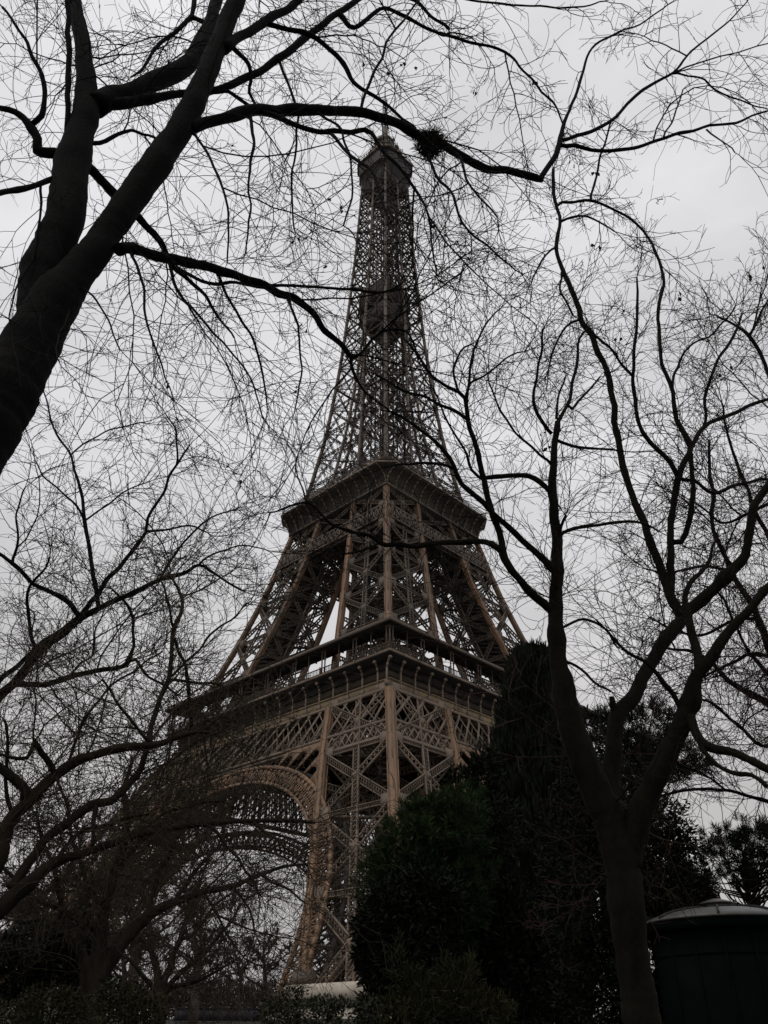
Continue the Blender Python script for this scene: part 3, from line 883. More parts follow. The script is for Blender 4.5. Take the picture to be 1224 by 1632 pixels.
# ------------------------------------------------------------------ bare trees
# left foreground tree: two leaning stems from one base outside the picture
A = BareTree('bare_tree', 'large dark bare tree with two leaning stems and a stick nest in it', (-6.6, 4.3, 0.0), bark='bark', grav=-0.05, wob=0.075, gap=31, lmin=0.5, lmax=1.6, kids=(0.6, 0.42, 0.3), bend=0.08, fork=0.16)
A.limb('-230,1090,165 -130,905,138 -42,722,108 25,596,98 78,496,92 110,450,70 140,415,58 167,375,52 253,253,47 289,197,44 324,122,37 350,56,33 375,-5,30 405,-70,27', Y=4.6, dY=1.2, name='trunk', ground=True, fat=.88)
A.limb('52,520,50 62,440,60 100,355,58 109,284,51 121,228,45 134,177,40 131,101,27 124,51,22 113,0,20 104,-70,17', dY=.5, name='trunk')
A.limbs('''
101,248,11 103,223,9 106,101,9 104,0,8 103,-60,7|-.3
148,172,36 172,158,33 198,152,30 253,127,30 294,106,28 314,76,24 329,40,20 342,0,18 352,-50,16|1.6
160,170,22 223,162,16 284,152,13 324,147,12 365,137,12 405,117,12 446,91,12 486,58,11 532,25,10 567,0,9 610,-30,8|1.8
352,80,18 385,56,15 425,35,14 456,15,12 476,-2,11 500,-30,10|.9
425,40,9 453,48,8 481,53,8 512,71,8 542,101,8 562,132,7 598,157,6 625,175,5 660,205,4|1.0
295,207,22 334,195,17 385,180,18 431,177,19 486,175,17 547,177,16 588,182,15 620,193,15 651,209,14 702,232,14 748,257,13 778,270,12 819,275,12 862,285,10|1.8
858,285,10 880,250,9 893,219,8 901,183,5 919,138,4.5 931,97,4 947,69,3.5 977,51,3 1018,38,2.5 1069,0,2|.8
893,222,6 931,209,6 972,189,5.5 1023,140,5 1069,115,4 1095,82,3.5 1151,36,2.5 1186,0,2|.9
1069,115,3.5 1110,122,3 1146,145,3 1191,163,2.5 1224,172,2|.5
891,230,7 931,235,6.5 967,237,6 1008,232,5.5 1054,217,5 1110,204,4.5 1161,191,4 1212,176,3 1245,168,2.5|1.0
1123,204,3 1146,222,2.5 1168,240,2|-.4
1054,217,3 1075,180,2.6 1085,140,2.2|.3
105,255,16 137,268,15 177,309,14 218,350,12 248,380,11 274,426,8 304,451,6 329,481,5 350,512,4 372,540,3|1.6
187,400,22 203,398,17 243,408,16 284,418,15 329,426,14 375,441,13 420,456,13 456,474,12 486,489,11 512,521,10 541,549,9 559,571,8|1.8
556,570,5 573,564,5 594,539,5 615,526,4.5 637,523,4 651,535,3.5 665,574,3|.4
559,571,6 562,596,5 576,620,4 594,636,3.5 620,655,3|.3
420,456,6 446,458,5 507,458,4.5 562,463,4.5 590,466,4.5 619,462,4 640,450,3|.5
279,428,7 304,442,6 339,453,6 375,450,5 420,460,4|-.3
92,250,18 56,243,17 56,223,14 43,200,12 20,182,10 0,175,9 -25,170,8|-.3
45,203,9 61,187,9 68,157,8 61,122,7 43,81,6 30,56,5 0,15,4|-.4
100,284,11 86,286,10 51,299,9 0,311,9 -25,318,8|-.6
110,230,11 137,230,8 167,228,7 193,215,6 205,210,5 225,216,4.5 243,223,4 275,250,3|.6
362,71,8 388,97,7 395,125,6 392,150,5 405,170,4.5|.5
395,185,7 400,228,5 396,270,4.5 393,284,4 395,344,3.5 390,400,2.6|-.3
334,148,7 360,150,6 385,162,6 405,174,5|.3
415,180,9 440,190,9 480,203,8 520,212,8 560,208,8 578,207,8 590,215,7 612,247,5.5 647,283,5 669,315,4 679,336,4 683,365,3.2 693,440,2.4|.5
525,214,6 544,237,6 573,260,5.5 590,272,5 601,301,4.5 612,336,4 622,354,3|-.6
681,240,6 681,255,5 694,283,5 722,311,4.5 729,347,4 747,372,4 775,390,3.5 807,422,3 820,430,2.5|-.4
705,235,5 728,250,4.5 740,285,4 760,310,3.5 790,345,3|-.6
572,180,5 583,137,5 603,91,4.5 620,61,4 645,25,3.5 670,-8,3|.4
536,22,8 560,45,7 600,15,6 636,25,6 687,48,5 743,66,5 789,75,4.5 814,92,4 829,112,3.5 865,148,3.5 886,173,3 895,199,3|1.0
610,-30,7 600,-15,6 656,0,5.5 682,25,5 712,46,5|.2
670,-8,4 705,-12,3.7 743,0,3.4 814,5,3 865,11,3 926,9,2.5 960,0,2|.3
440,92,5 455,130,4.5 470,180,4 468,240,3.5 462,300,3 468,370,2.4|-.4
300,205,5 330,250,4.5 350,300,4 362,350,3.5 360,420,2.6|-.5
265,410,6 285,470,4.5 330,520,4 365,560,3.4 400,610,2.8 420,670,2.2|-.3
340,432,5 370,490,4.5 400,540,4 415,590,3.4 425,650,2.6|.4
205,400,5 225,450,4.5 232,510,3.8 250,570,3 270,620,2.2|-.4
62,300,4.5 60,360,4 50,410,3.5 22,470,3 15,520,2.4|-.3
112,440,4.5 140,470,3.5 165,500,3 190,560,2.4|-.4
329,40,8 300,30,7 275,55,7 250,75,6 238,90,5 225,110,4 205,125,3|-.6
350,-45,10 325,-32,9.5 310,-20,9 305,10,8 296,35,6|-.2
500,175,5 545,215,4 560,300,3.4 545,360,2.8|-.5
456,474,5 470,520,4 480,590,3.2 470,650,2.4|-.5
''')
A.leaves([(530, 322), (540, 330), (560, 340), (478, 380), (512, 418), (470, 385), (668, 348), (690, 358), (683, 355), (735, 348), (655, 340), (708, 182), (752, 147), (660, 105), (610, 118), (370, 237), (370, 748), (390, 770), (472, 617), (600, 45), (637, 98), (575, 102), (265, 612), (850, 128), (482, 520), (365, 460)], 6)
A.done()
npx, nm = at(682, 229, min(A.pl, key=lambda q: (q[0] - 681) ** 2 + (q[1] - 228) ** 2)[2])
T = Tubes()
for i in range(620):
    d = norm((rnd.gauss(0, 1), rnd.gauss(0, 1), rnd.gauss(0, .8))); r = 21 * nm * rnd.random() ** .45
    c = (d[0] * r, d[1] * r, d[2] * r * .95); t_ = norm((rnd.gauss(0, 1), rnd.gauss(0, 1), rnd.gauss(0, .7))); l = rnd.uniform(6, 19) * nm
    T.add([tuple(c[k] - t_[k] * l for k in range(3)), c, tuple(c[k] + t_[k] * l + rnd.gauss(0, .1) * l for k in range(3))], [.45 * nm, .6 * nm, .4 * nm], 3)
o = T.build('bird_nest', M['nest']); o.location = npx
tag(o, 'round dark nest of sticks wedged on the branch right of the tower top', 'nest')

# right foreground tree
Bt = BareTree('bare_tree', 'forked grey bare tree whose trunk stands in front of the green kiosk', (at(1033, 1660, 9.0)[0][0], 9.0, 0), bark='bark_grey', grav=.02, wob=0.085, gap=23, lmin=0.45, lmax=1.4, kids=(0.58, 0.5, 0.4), thickmax=22, bend=0.085)
Bt.limb('1030,1645,58 1021,1580,54 1011,1520,52 1001,1440,54 995,1376,56 985,1335,56 968,1290,50 948,1250,46 924,1190,43 906,1130,38 897,1080,32 891,1052,27 886,976,23 888,924,19 888,862,17 881,795,14 881,747,12 884,704,10 888,671,9', Y=9.0, dY=-.4, name='trunk', ground=True)
Bt.limb('993,1370,44 982,1312,36 975,1244,28 981,1184,26 985,1139,26 1009,1112,23 1030,1070,20 1060,1019,19 1088,986,19', dY=.8)
Bt.limb('1002,1372,46 1018,1306,40 1038,1258,36 1062,1208,33 1083,1163,30 1101,1119,25 1110,1080,20 1136,1043,18 1165,1000,15 1193,971,13 1224,933,11 1265,885,9', dY=-1.0)
Bt.limbs('''
985,1139,16 979,1122,12 976,1108,8|-.1
886,676,7 900,652,6 910,623,5 917,575,5 921,547,4 933,523,3|.4
879,690,6 855,657,6 848,628,5 855,599,4.5 864,537,4 867,518,3|-.5
886,665,5 888,633,4 900,600,3|.3
905,645,5 910,649,4.5 936,623,4 955,599,3|.6
878,790,9 876,781,8 859,766,8 840,758,8 807,757,8 769,761,7|-.2
880,740,6 871,733,5 845,709,4.5 821,690,4 802,661,4 788,637,3 778,609,3|-.8
886,700,5.5 917,711,5 950,714,4 983,716,3|.5
889,858,7 898,848,6 917,840,6 950,835,5 983,832,5 1022,831,4 1050,845,3|.9
888,862,6 895,838,5 902,819,4|-.2
884,975,18 876,968,15 850,948,14 826,919,12 807,890,11 797,857,11 783,809,10 769,761,9.5 757,709,8 747,671,7.5 740,633,6.5 731,623,6 697,609,5 678,590,4.5 659,561,4 640,532,3|-1.0
741,635,6 743,628,5 747,609,4.5 752,575,4 759,547,3.5 778,513,3 797,490,2.5|.4
747,611,4 783,587,3.5 807,568,3 830,560,2.4|.5
746,668,6 726,654,6 697,645,5 669,630,4.5 640,623,4 612,605,3.5 597,597,3|-.6
769,763,6 754,747,5 735,709,4 716,680,3.5 702,652,3 690,620,2.4|-.5
728,620,4 722,585,4 735,560,3.2 750,548,3|.3
887,915,15 883,912,12 864,886,11 836,862,10 807,835,9.5 783,814,9 754,790,8.5 731,761,8 712,723,6.5 688,697,5.5 664,680,5 640,664,4 615,655,3|-1.2
735,768,6 721,747,5 692,740,4.5 664,738,4 640,738,3.5 612,745,2.6|-.4
800,878,10 774,865,9 735,864,9 688,867,8.5 640,869,8 607,863,8 592,855,6 553,845,5 529,837,4 509,818,4 490,802,4 455,810,3.5 431,818,2.5|-.9
603,866,4.5 576,878,4 553,882,3 530,880,2.4|-.3
490,802,3 478,770,2.6 470,740,2.2|.2
700,866,4 720,900,3.4 735,940,2.6|-.3
1088,986,19 1080,965,17 1069,948,16 1050,895,14 1022,824,12 998,761,11 983,695,10 972,614,9.5 960,575,9 941,532,9 926,504,9 921,489,9 906,454,8 895,428,7 885,387,6 892,352,5.5 885,326,5.5 881,291,5.5 879,268,5|.4
891,352,4 919,344,4 952,352,3.5 977,367,2.5|.4
886,326,4.5 905,320,4.5 939,319,4.5 972,331,4 1008,354,4 1038,387,3.8 1052,420,3.2|.6
939,319,4 952,260,3.5 962,224,3 972,189,3|.2
885,392,4 865,403,3.5 855,423,3 845,450,2.4|-.4
893,433,4 893,469,3.5 911,500,3.5|-.2
926,504,5 900,520,4 880,560,3 872,600,2.4|-.5
1084,980,19 1100,968,18 1117,957,17 1150,924,16 1179,895,16 1191,871,14 1196,828,13 1208,790,12 1224,766,11 1250,720,10|-.4
1068,945,15 1072,900,13 1069,862,11 1074,804,10 1081,757,9.5 1098,719,9 1100,709,9 1079,666,8 1069,623,7 1053,566,6 1048,490,5.5 1054,438,5 1038,387,4|.5
1100,709,8 1117,685,7 1155,661,6.5 1189,645,6 1224,633,5 1250,628,5|.6
1069,862,9 1084,862,9 1100,824,9 1103,780,8 1101,745,7 1099,715,7|-.3
1080,755,9 1060,728,7.5 1031,699,7 1015,666,6.5 1007,595,5.5 1011,528,5 1012,480,4 1013,440,3|-.5
1007,597,5 988,575,4 969,552,4 945,532,4|-.3
1118,684,5.5 1122,671,5 1124,623,5 1141,575,4.5 1170,528,4.5 1180,500,3.5|.4
1071,628,4.5 1074,590,4 1098,552,3.5 1141,523,3 1170,485,2.5|.5
1083,760,6.5 1107,766,6 1136,785,6 1170,771,5 1222,761,4|.6
1117,1068,17 1112,1040,14 1103,1014,13 1098,986,12 1092,960,10 1100,930,8 1125,900,6 1140,860,4|.5
1098,1132,18 1104,1145,16 1119,1178,15 1143,1190,14 1172,1197,13 1202,1211,12 1245,1232,11|-.6
1112,1170,9 1125,1193,7.5 1148,1217,7 1175,1229,7.5 1199,1232,7.5 1224,1250,7|-.5
1096,1148,9 1083,1122,9 1074,1107,9 1056,1080,8 1035,1060,6 1005,1040,5 975,1010,4 950,985,3|-.4
893,1052,6 920,1060,5 950,1085,4.5 975,1100,4|-.3
895,1000,5 930,985,4.5 965,1000,4 985,1030,3.4|.6
972,1290,4 1000,1255,3 1010,1240,2|-.4
''', twigs=1.0)
Bt.limbs('''
930,1330,3 900,1335,2.5 870,1342,2
975,1395,4 945,1385,3 915,1368,2.5
''', Y=8.9, twigs=.15)
Bt.leaves([(1046, 320), (945, 385), (1078, 468), (992, 496), (840, 410), (880, 340), (1150, 590), (1140, 585), (1160, 575), (700, 640), (735, 350), (985, 530), (870, 710), (865, 690), (910, 250), (918, 255), (945, 275), (960, 340)], 9)
Bt.done()

# tree at the right edge, its trunk outside the picture
Ct = BareTree('bare_tree', 'bare tree reaching in from the right edge with dense reddish twigs', (at(1420, 1632, 13)[0][0], 13.0, 0), bark='bark', twig='twig_red', grav=.0, wob=0.085, gap=14, lmin=0.6, lmax=1.7, kids=(0.65, 0.6, 0.45), fork=0.08, bend=0.085)
Ct.limb('1420,1640,70 1405,1500,60 1370,1360,46 1320,1240,34 1262,1140,24', Y=13.0, name='trunk', ground=True)
Ct.limbs('''
1262,1140,16 1224,1114,12 1190,1098,10 1163,1080,8 1130,1050,6 1100,1035,5 1060,1030,4|.8
1262,1140,20 1245,1080,14 1208,981,10 1189,948,9 1170,909,8 1146,862,7 1134,833,6 1136,785,6 1128,740,5 1130,700,4|1.2
1320,1240,14 1270,1285,8 1224,1275,6.5 1187,1264,5.5 1157,1255,5 1119,1255,5 1086,1260,4.5 1050,1270,4|-.9
1157,1255,4 1120,1230,3.5 1080,1215,3 1060,1205,2.4|-.2
1262,1140,9 1224,1190,6 1187,1163,5 1143,1125,4.5 1116,1113,4 1090,1105,3|-.9
1320,1240,24 1318,1100,22 1305,1000,19 1290,900,16 1260,700,10 1235,620,7 1224,597,6 1208,556,6 1193,532,6 1170,516,4 1140,500,3|.6
1290,1190,18 1285,1090,16 1275,1000,14 1250,900,8 1224,850,7 1200,800,6 1175,740,5 1160,690,4 1150,640,3|.9
1193,532,4.5 1210,500,4 1224,470,3 1232,430,2.4|.3
1170,909,6 1130,900,5 1095,905,4 1060,912,4 1030,905,3|.6
1208,981,6 1170,985,5 1120,1010,4.5 1070,1000,4 1040,985,3|-.4
1268,1150,12 1280,1080,10 1240,1050,6 1200,1040,5 1150,1060,4 1110,1085,3|-.5
1305,1000,12 1290,900,10 1265,820,8 1230,800,6 1190,815,5 1150,830,4 1110,800,3|.5
1262,1140,7 1215,1060,5 1185,1020,4.5 1150,950,4 1120,930,3|.2
''')
Ct.leaves([(1220, 420), (1195, 440), (1205, 470)], 12)
Ct.done()

# left middle-distance trees
U = BareTree('bare_tree', 'fine twigged bare tree spreading from the left edge above the dark limbs', (at(-190, 1632, 15)[0][0], 15.0, 0), bark='bark', twig='twig', grav=.01, wob=0.085, gap=22, lmin=0.7, lmax=2.0, kids=(0.62, 0.55, 0.45), fork=0.05, bend=0.085)
U.limb('-190,1640,60 -170,1500,50 -120,1330,36 -60,1210,26 -10,1125,17 23,1093,14 62,1044,13 98,1014,12 131,988,11 163,969,9 209,949,8 255,926,7 294,915,6 317,902,5 343,916,4 366,931,3.5 386,942,3', Y=15, dY=.8, name='trunk', ground=True)
U.limbs('''
-35,1150,10 0,1089,8.5 33,1060,8 65,1027,7 98,1005,6 127,982,8 157,946,8 184,914,7 215,877,6 233,849,5.5 236,828,5 257,791,4.5 279,745,4 300,714,3|1.2
281,742,3.5 282,700,3 280,684,3 262,660,2|.3
129,985,9 108,962,8 62,936,7 20,903,6 0,886,5 -20,875,4|-.8
158,969,7.5 150,914,7 141,868,6 135,834,6 132,797,5 126,770,4.5 118,751,4 110,721,3.5 86,684,3 66,616,2|.9
135,834,4 116,806,3.5 98,788,3 64,754,2.5|-.4
113,727,3 147,702,2.5 184,684,2.5 227,675,2|.4
136,832,3.5 172,806,3 202,785,2.5 236,770,2|.3
22,1094,10 59,1093,9 88,1090,9 118,1080,9 157,1070,8 199,1063,8 203,1057,9 212,1031,5 216,995,5 209,975,4.5 196,959,4 180,942,3.5|-1.0
205,1056,6 216,1055,5 229,1070,4.5 242,1083,4 261,1093,4 285,1110,3|-.3
62,1042,8 59,1037,7 49,1011,6 44,965,5 49,939,5 65,916,4 80,890,3|-.7
110,1083,4 130,1060,3.5 150,1050,3 152,1010,2.6 165,980,2.2|-.3
233,849,4 265,845,3.4 300,840,3 330,850,2.4|.5
255,926,4.5 290,870,3.6 330,830,3 380,810,2.4|.6
317,902,4 350,880,3.2 390,870,2.6 430,880,2.2|.4
20,903,5 30,860,4 25,820,3 40,780,2.4|-.3
''')
U.done()
V = BareTree('bare_tree', 'thick low limbed bare tree arching across the arch from the left edge', (at(-150, 1632, 11)[0][0], 11.0, 0), bark='bark_moss', twig='twig_mid', grav=-.005, wob=0.08, gap=11, lmin=0.5, lmax=1.5, kids=(0.75, 0.55, 0.4), fork=0.06, thickmax=24)
V.limb('-150,1650,80 -90,1540,62 -40,1440,48 -5,1370,34 7,1338,24 20,1308,21 46,1282,19 85,1243,17 111,1224,15 147,1207,14 183,1197,13 222,1191,12 255,1188,10 294,1173,8 322,1168,5 345,1172,3', Y=11, dY=1.0, name='trunk', ground=True)
V.limbs('''
-60,1480,36 0,1453,28 46,1413,22 91,1377,16 152,1357,12 218,1334,10 274,1322,9 334,1314,8 405,1309,7 476,1309,6 505,1312,4|1.4|.6
240,1186,10.5 242,1161,9 255,1122,8.5 270,1080,8 275,1047,7 278,1008,6.5 288,982,6 291,959,5 281,936,4.5 270,915,3|.9
277,1000,5 276,992,4.5 271,965,4 258,929,3.5|-.3
278,1018,5 294,1057,5 301,1090,6 304,1129,6 306,1165,6|.4
268,1083,5 294,1060,4.5 320,1037,4 340,1011,4 376,982,3 400,960,2.4|.9
270,1085,5 301,1088,4.5 340,1090,4 356,1096,3 385,1110,2.4|.6
236,1182,5.5 209,1148,5 183,1116,4 176,1103,4 165,1085,3|-.5
111,1221,5.5 127,1171,5 141,1142,5 176,1099,4 225,1063,3.5 260,1040,3|.7
85,1243,11 87,1233,10 75,1210,10 56,1184,9|-.3
57,1186,8 46,1207,6.5 23,1210,5 0,1205,4|-.3
56,1184,3.5 56,1168,3 59,1125,3 52,1095,2|.2
44,1278,17 42,1263,16 20,1240,15 0,1223,14 -25,1203,13|-.4
20,1420,18 75,1341,15 108,1315,14 147,1286,14 183,1272,13 216,1246,12 235,1202,9 240,1190,8|.6
157,1284,9 152,1305,7.5 150,1330,7 149,1350,6|-.3
300,1172,4 345,1150,3 380,1135,2.4|.8
218,1334,6 260,1300,5 310,1285,4 350,1280,3|.9
91,1377,8 130,1330,6 190,1310,5 240,1300,4|.5
334,1314,6 365,1350,5 395,1390,4 420,1430,3|-.3
405,1309,5 440,1340,4 470,1360,3|-.3
23,1300,8 10,1250,6 15,1190,5 8,1150,4|-.4
''')
V.done()
Wt = BareTree('bare_tree', 'stout dark bare tree with several rising trunks at the lower left', (at(150, 1632, 20)[0][0], 20.0, ground_z(0, 20)), bark='bark_moss', twig='twig_mid', grav=-.01, wob=0.08, gap=7, lmin=0.9, lmax=2.3, kids=(0.85, 0.65, 0.5), fork=0.1, thickmax=26)
Wt.limb('152,1640,40 155,1560,34 160,1524,26 167,1463,19 182,1403,15 197,1362,12 205,1310,9 200,1260,7 215,1210,5', Y=20, dY=.8, name='trunk', ground=True)
Wt.limbs('''
160,1570,30 172,1544,24 203,1499,20 238,1463,17 284,1438,13 329,1423,10 375,1413,8 425,1392,6 456,1382,5 490,1378,3|1.4|.6
420,1395,5 431,1402,4.5 466,1423,3.5 490,1440,2.6|-.3|.6
148,1590,26 140,1540,18 120,1490,12 100,1440,9 90,1390,7 70,1340,5 60,1300,4|-.9
140,1480,6 91,1448,7 51,1430,7 20,1400,6 -10,1370,5|-.6
284,1438,8 310,1395,6.5 345,1355,5 380,1330,4 410,1325,3|1.2
238,1463,9 255,1400,8 280,1345,6.5 300,1300,5 320,1265,4|.8
182,1403,8 220,1350,6 255,1320,5 280,1285,3.5|.7
167,1463,8 140,1400,7 120,1350,6 110,1290,5 90,1240,4|-.6
329,1423,5 350,1460,4 370,1500,3 380,1530,2.4|-.4
375,1413,4 400,1450,3.4 410,1490,2.6|-.2
''')
Wt.done()
X = BareTree('bare_tree', 'small bare tree fanning many thin stems from a low base under the arch', (at(258, 1632, 30)[0][0], 30.0, ground_z(0, 30)), bark='bark_moss', twig='twig_mid', grav=.01, wob=0.08, gap=8, lmin=0.8, lmax=2.0, kids=(0.75, 0.6, 0.5), thickmax=30)
X.limb('258,1640,20 261,1595,17 250,1540,10 243,1480,7 235,1430,5 225,1390,3', Y=30, dY=.6, name='trunk', ground=True)
X.limbs('''
261,1592,13 268,1560,11 290,1500,8 310,1440,6 330,1390,4 340,1350,3|1.0
263,1590,10 285,1560,8 330,1520,6.5 365,1480,5 390,1440,3.4|1.2
259,1595,9 235,1560,7 205,1530,5.5 170,1515,4|-.9
266,1575,8 300,1570,6 340,1555,4.5 380,1530,3|.8
248,1530,6 225,1490,5 205,1450,4 195,1420,3|.5
292,1498,6 320,1480,5 350,1440,4 380,1420,3|-.6
''')
X.done()

# distant bare trees
def far_tree(label, px, Y, hpx, spread, mat='twig_far', group='distant bare trees under the arch', seed=1):
    r0 = random.Random(seed); p0, m = at(px, 1600, Y); base = (p0[0], Y, ground_z(p0[0], Y))
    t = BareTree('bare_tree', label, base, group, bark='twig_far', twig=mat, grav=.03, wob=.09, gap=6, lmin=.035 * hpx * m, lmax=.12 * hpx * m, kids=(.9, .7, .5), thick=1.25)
    y0 = 1600; top = y0 - hpx
    t.limb(f'{px},{y0},{hpx*.06+2} {px+2},{y0-hpx*.35},{hpx*.04+1.5} {px+r0.uniform(-6,6)},{y0-hpx*.7},{hpx*.02+1} {px+r0.uniform(-8,8)},{top},1', Y=Y, name='trunk', ground=True)
    for i in range(9):
        f = r0.uniform(.2, .8); s = -1 if i % 2 else 1; e = spread * r0.uniform(.5, 1) * (1.15 - f)
        y = y0 - hpx * f
        t.limb(f'{px},{y},{hpx*.02+1.2} {px+s*e*.5},{y-hpx*.16},{hpx*.012+1} {px+s*e},{y-hpx*r0.uniform(.2,.38)},.9', Y=Y, dY=r0.uniform(-.5, .5) * spread * m)
    t.done()
far_tree('hazy bare tree just left of the pale plinth', 425, 240, 105, 60, seed=3)
far_tree('tall hazy bare tree in the gap of the arch, left of the plinth', 385, 250, 90, 55, seed=4)
far_tree('dim bare tree behind the small fanning tree', 320, 230, 110, 70, seed=5)
far_tree('dim bare tree showing between tower post and dark yews', 545, 260, 120, 50, seed=6)
far_tree('small dim bare tree inside the foot of the tower', 515, 270, 85, 45, seed=7)
far_tree('dim bare tree behind the stout trunks', 200, 210, 140, 90, seed=8)
far_tree('dim bare tree low at the left edge behind shrubs', 60, 150, 170, 110, seed=9)
far_tree('brown leafless thicket left of the stout trunks', 40, 52, 230, 130, 'twig_mid', 'leafless thickets at lower left', seed=11)
far_tree('brown leafless thicket close behind the stout trunks', 130, 60, 270, 140, 'twig_mid', 'leafless thickets at lower left', seed=12)
far_tree('brown leafless thicket between stout trunks and small fanning tree', 215, 66, 270, 130, 'twig_mid', 'leafless thickets at lower left', seed=13)
far_tree('brown leafless thicket right of the small fanning tree, above the grey barrier', 315, 74, 190, 105, 'twig_mid', 'leafless thickets at lower left', seed=14)
P, D = lobe_points([(x, 1600 + rnd.uniform(-8, 8), 42, rnd.uniform(24, 46), rnd.uniform(-15, 15)) for x in range(-60, 640, 34)], 320, 22000, .1)
d = D * .3 + nrs.normal(size=D.shape) * .4 + np.array([0, 0, .7]); d /= np.linalg.norm(d, axis=1, keepdims=True)
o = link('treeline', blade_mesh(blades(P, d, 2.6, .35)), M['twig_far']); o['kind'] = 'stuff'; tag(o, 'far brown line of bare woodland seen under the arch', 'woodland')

# ------------------------------------------------------------------ evergreens
def column_tree(name, label, outline, Y, n, ln, wd, mat):
    cx = sum(o[1] + o[2] for o in outline[-3:]) / 6
    b, m = at(cx, 1632, Y); base = (b[0], Y, ground_z(b[0], Y)); root = thing(name, label, 'tree', base)
    py = np.array([o[0] for o in outline], float); xl = np.array([o[1] for o in outline], float); xr = np.array([o[2] for o in outline], float)
    yy = nrs.uniform(py[0], py[-1], n); lo, hi = np.interp(yy, py, xl), np.interp(yy, py, xr)
    a = nrs.uniform(0, 2 * pi, n); flute = 1 + .10 * np.sin(a * 5 + yy * .012) + .07 * np.sin(a * 11 + yy * .05) + .05 * np.sin(yy * .11 + a * 3)
    r = (.35 + .65 * nrs.uniform(0, 1, n) ** .35) * flute
    C = np.array([np.array(at(x, y, Y)[0]) for x, y in zip((lo + hi) / 2, yy)]); hw = np.array([at(612, y, Y)[1] for y in yy]) * (hi - lo) / 2
    out_ = np.stack([np.cos(a), np.sin(a), np.zeros(n)], 1)
    P = C + out_ * (hw * r)[:, None] - np.array(base)
    d = out_ * .25 + np.array([0, 0, 1.0]) + nrs.normal(size=P.shape) * .22; d /= np.linalg.norm(d, axis=1, keepdims=True)
    link('crown', blade_mesh(blades(P, d, ln, wd, .2)), M[mat], root)
    t = Tubes(); top = at((xl[1] + xr[1]) / 2, py[1], Y)[0]
    t.add([(0, 0, -.3), tuple((top[k] - base[k]) * .5 for k in range(3)), tuple(top[k] - base[k] for k in range(3))], [.28, .2, .05], 8); t.build('trunk', M['bark'], root)
    return root
column_tree('cypress', 'tall dark columnar evergreen rising right of the tower in front of its platform', [(1046, 832, 866), (1054, 823, 876), (1074, 816, 884), (1100, 812, 890), (1150, 802, 903), (1200, 790, 915), (1300, 776, 935), (1400, 770, 945), (1560, 770, 945), (1640, 780, 940)], 28, 30000, .55, .085, 'yew')
leafy('conifer', 'dark ragged conifer behind the forked grey trunk', 'tree', [(1000, 1300, 85, 85), (1040, 1375, 85, 80), (950, 1420, 90, 150), (1090, 1425, 50, 50), (925, 1240, 40, 70), (1050, 1500, 110, 110), (960, 1590, 70, 60), (968, 1540, 44, 100), (1062, 1290, 34, 14), (1084, 1318, 24, 12), (1098, 1345, 18, 10), (1075, 1345, 30, 20), (1115, 1415, 26, 20), (1130, 1440, 20, 18), (945, 1170, 25, 40)], 17, 1020, 40000, .11, .04, 'green_dark', up=.05, out=.8, rand=.9, trunk_r=.12)
leafy('conifer', 'dark yew mass low between the green pine and the columnar evergreen', 'tree', [(770, 1330, 60, 70), (745, 1440, 75, 120), (800, 1520, 90, 130), (720, 1560, 70, 80), (740, 1262, 26, 40), (775, 1235, 24, 50)], 24, 770, 20000, .26, .07, 'yew', up=.35, out=.6, rand=.8, trunk_r=.14)
leafy('conifer', 'dark drooping yew beside the pale plinth below the green pine', 'tree', [(625, 1470, 50, 60), (612, 1535, 34, 50), (660, 1520, 70, 80), (620, 1606, 44, 32), (588, 1480, 22, 24), (584, 1525, 16, 22), (680, 1440, 60, 60)], 21, 640, 16000, .20, .055, 'yew', up=-.1, out=.7, rand=.9, trunk_r=.1)
pine('pine', 'green bushy pine in front of the tower foot', [(690, 1300, 34, 28), (655, 1325, 34, 34), (725, 1318, 34, 34), (750, 1292, 22, 26), (630, 1362, 36, 36), (700, 1350, 56, 40), (612, 1410, 34, 34), (660, 1400, 50, 44), (725, 1400, 56, 56), (640, 1450, 40, 40), (700, 1470, 60, 50), (668, 1288, 18, 14), (712, 1280, 16, 12)], 22, [(680, 1600, 16), (678, 1500, 14), (680, 1400, 11), (685, 1320, 6)], 760, .28, 'pine', needles=44, wid=.014)
pine('pine', 'dark pine with fluffy top behind the fork of the grey tree', [(1030, 1165, 48, 42), (1078, 1205, 36, 26), (990, 1180, 34, 40), (1020, 1225, 56, 36), (1100, 1225, 26, 14), (960, 1150, 20, 18)], 26, [(1010, 1500, 14), (1012, 1350, 12), (1020, 1240, 9), (1030, 1170, 5)], 340, .34, 'pine_dark', needles=40, wid=.016)
pine('pine', 'open umbrella shaped pine above the kiosk roof', [(1186, 1322, 26, 18), (1206, 1334, 28, 20), (1150, 1338, 26, 14), (1128, 1352, 22, 11), (1170, 1356, 36, 14), (1232, 1346, 36, 22), (1214, 1368, 40, 16), (1140, 1374, 26, 12), (1118, 1390, 20, 12), (1180, 1388, 34, 11), (1150, 1400, 20, 9), (1230, 1392, 30, 14), (1265, 1350, 40, 34)], 27, [(1207, 1600, 9), (1199, 1450, 8), (1194, 1410, 7), (1190, 1350, 4)], 330, .26, 'pine_dark', needles=38, wid=.014)
leafy('shrub', 'leafy olive shrub in front of the pale plinth', 'shrub', [(500, 1616, 50, 22), (452, 1616, 40, 24), (560, 1622, 40, 24), (520, 1602, 24, 14), (468, 1592, 26, 16), (440, 1600, 16, 14), (590, 1606, 20, 20), (545, 1600, 14, 10)], 17, 505, 3000, .085, .04, 'holly', up=.1, out=.5, rand=1.1, stems=12, trunk_r=.015)
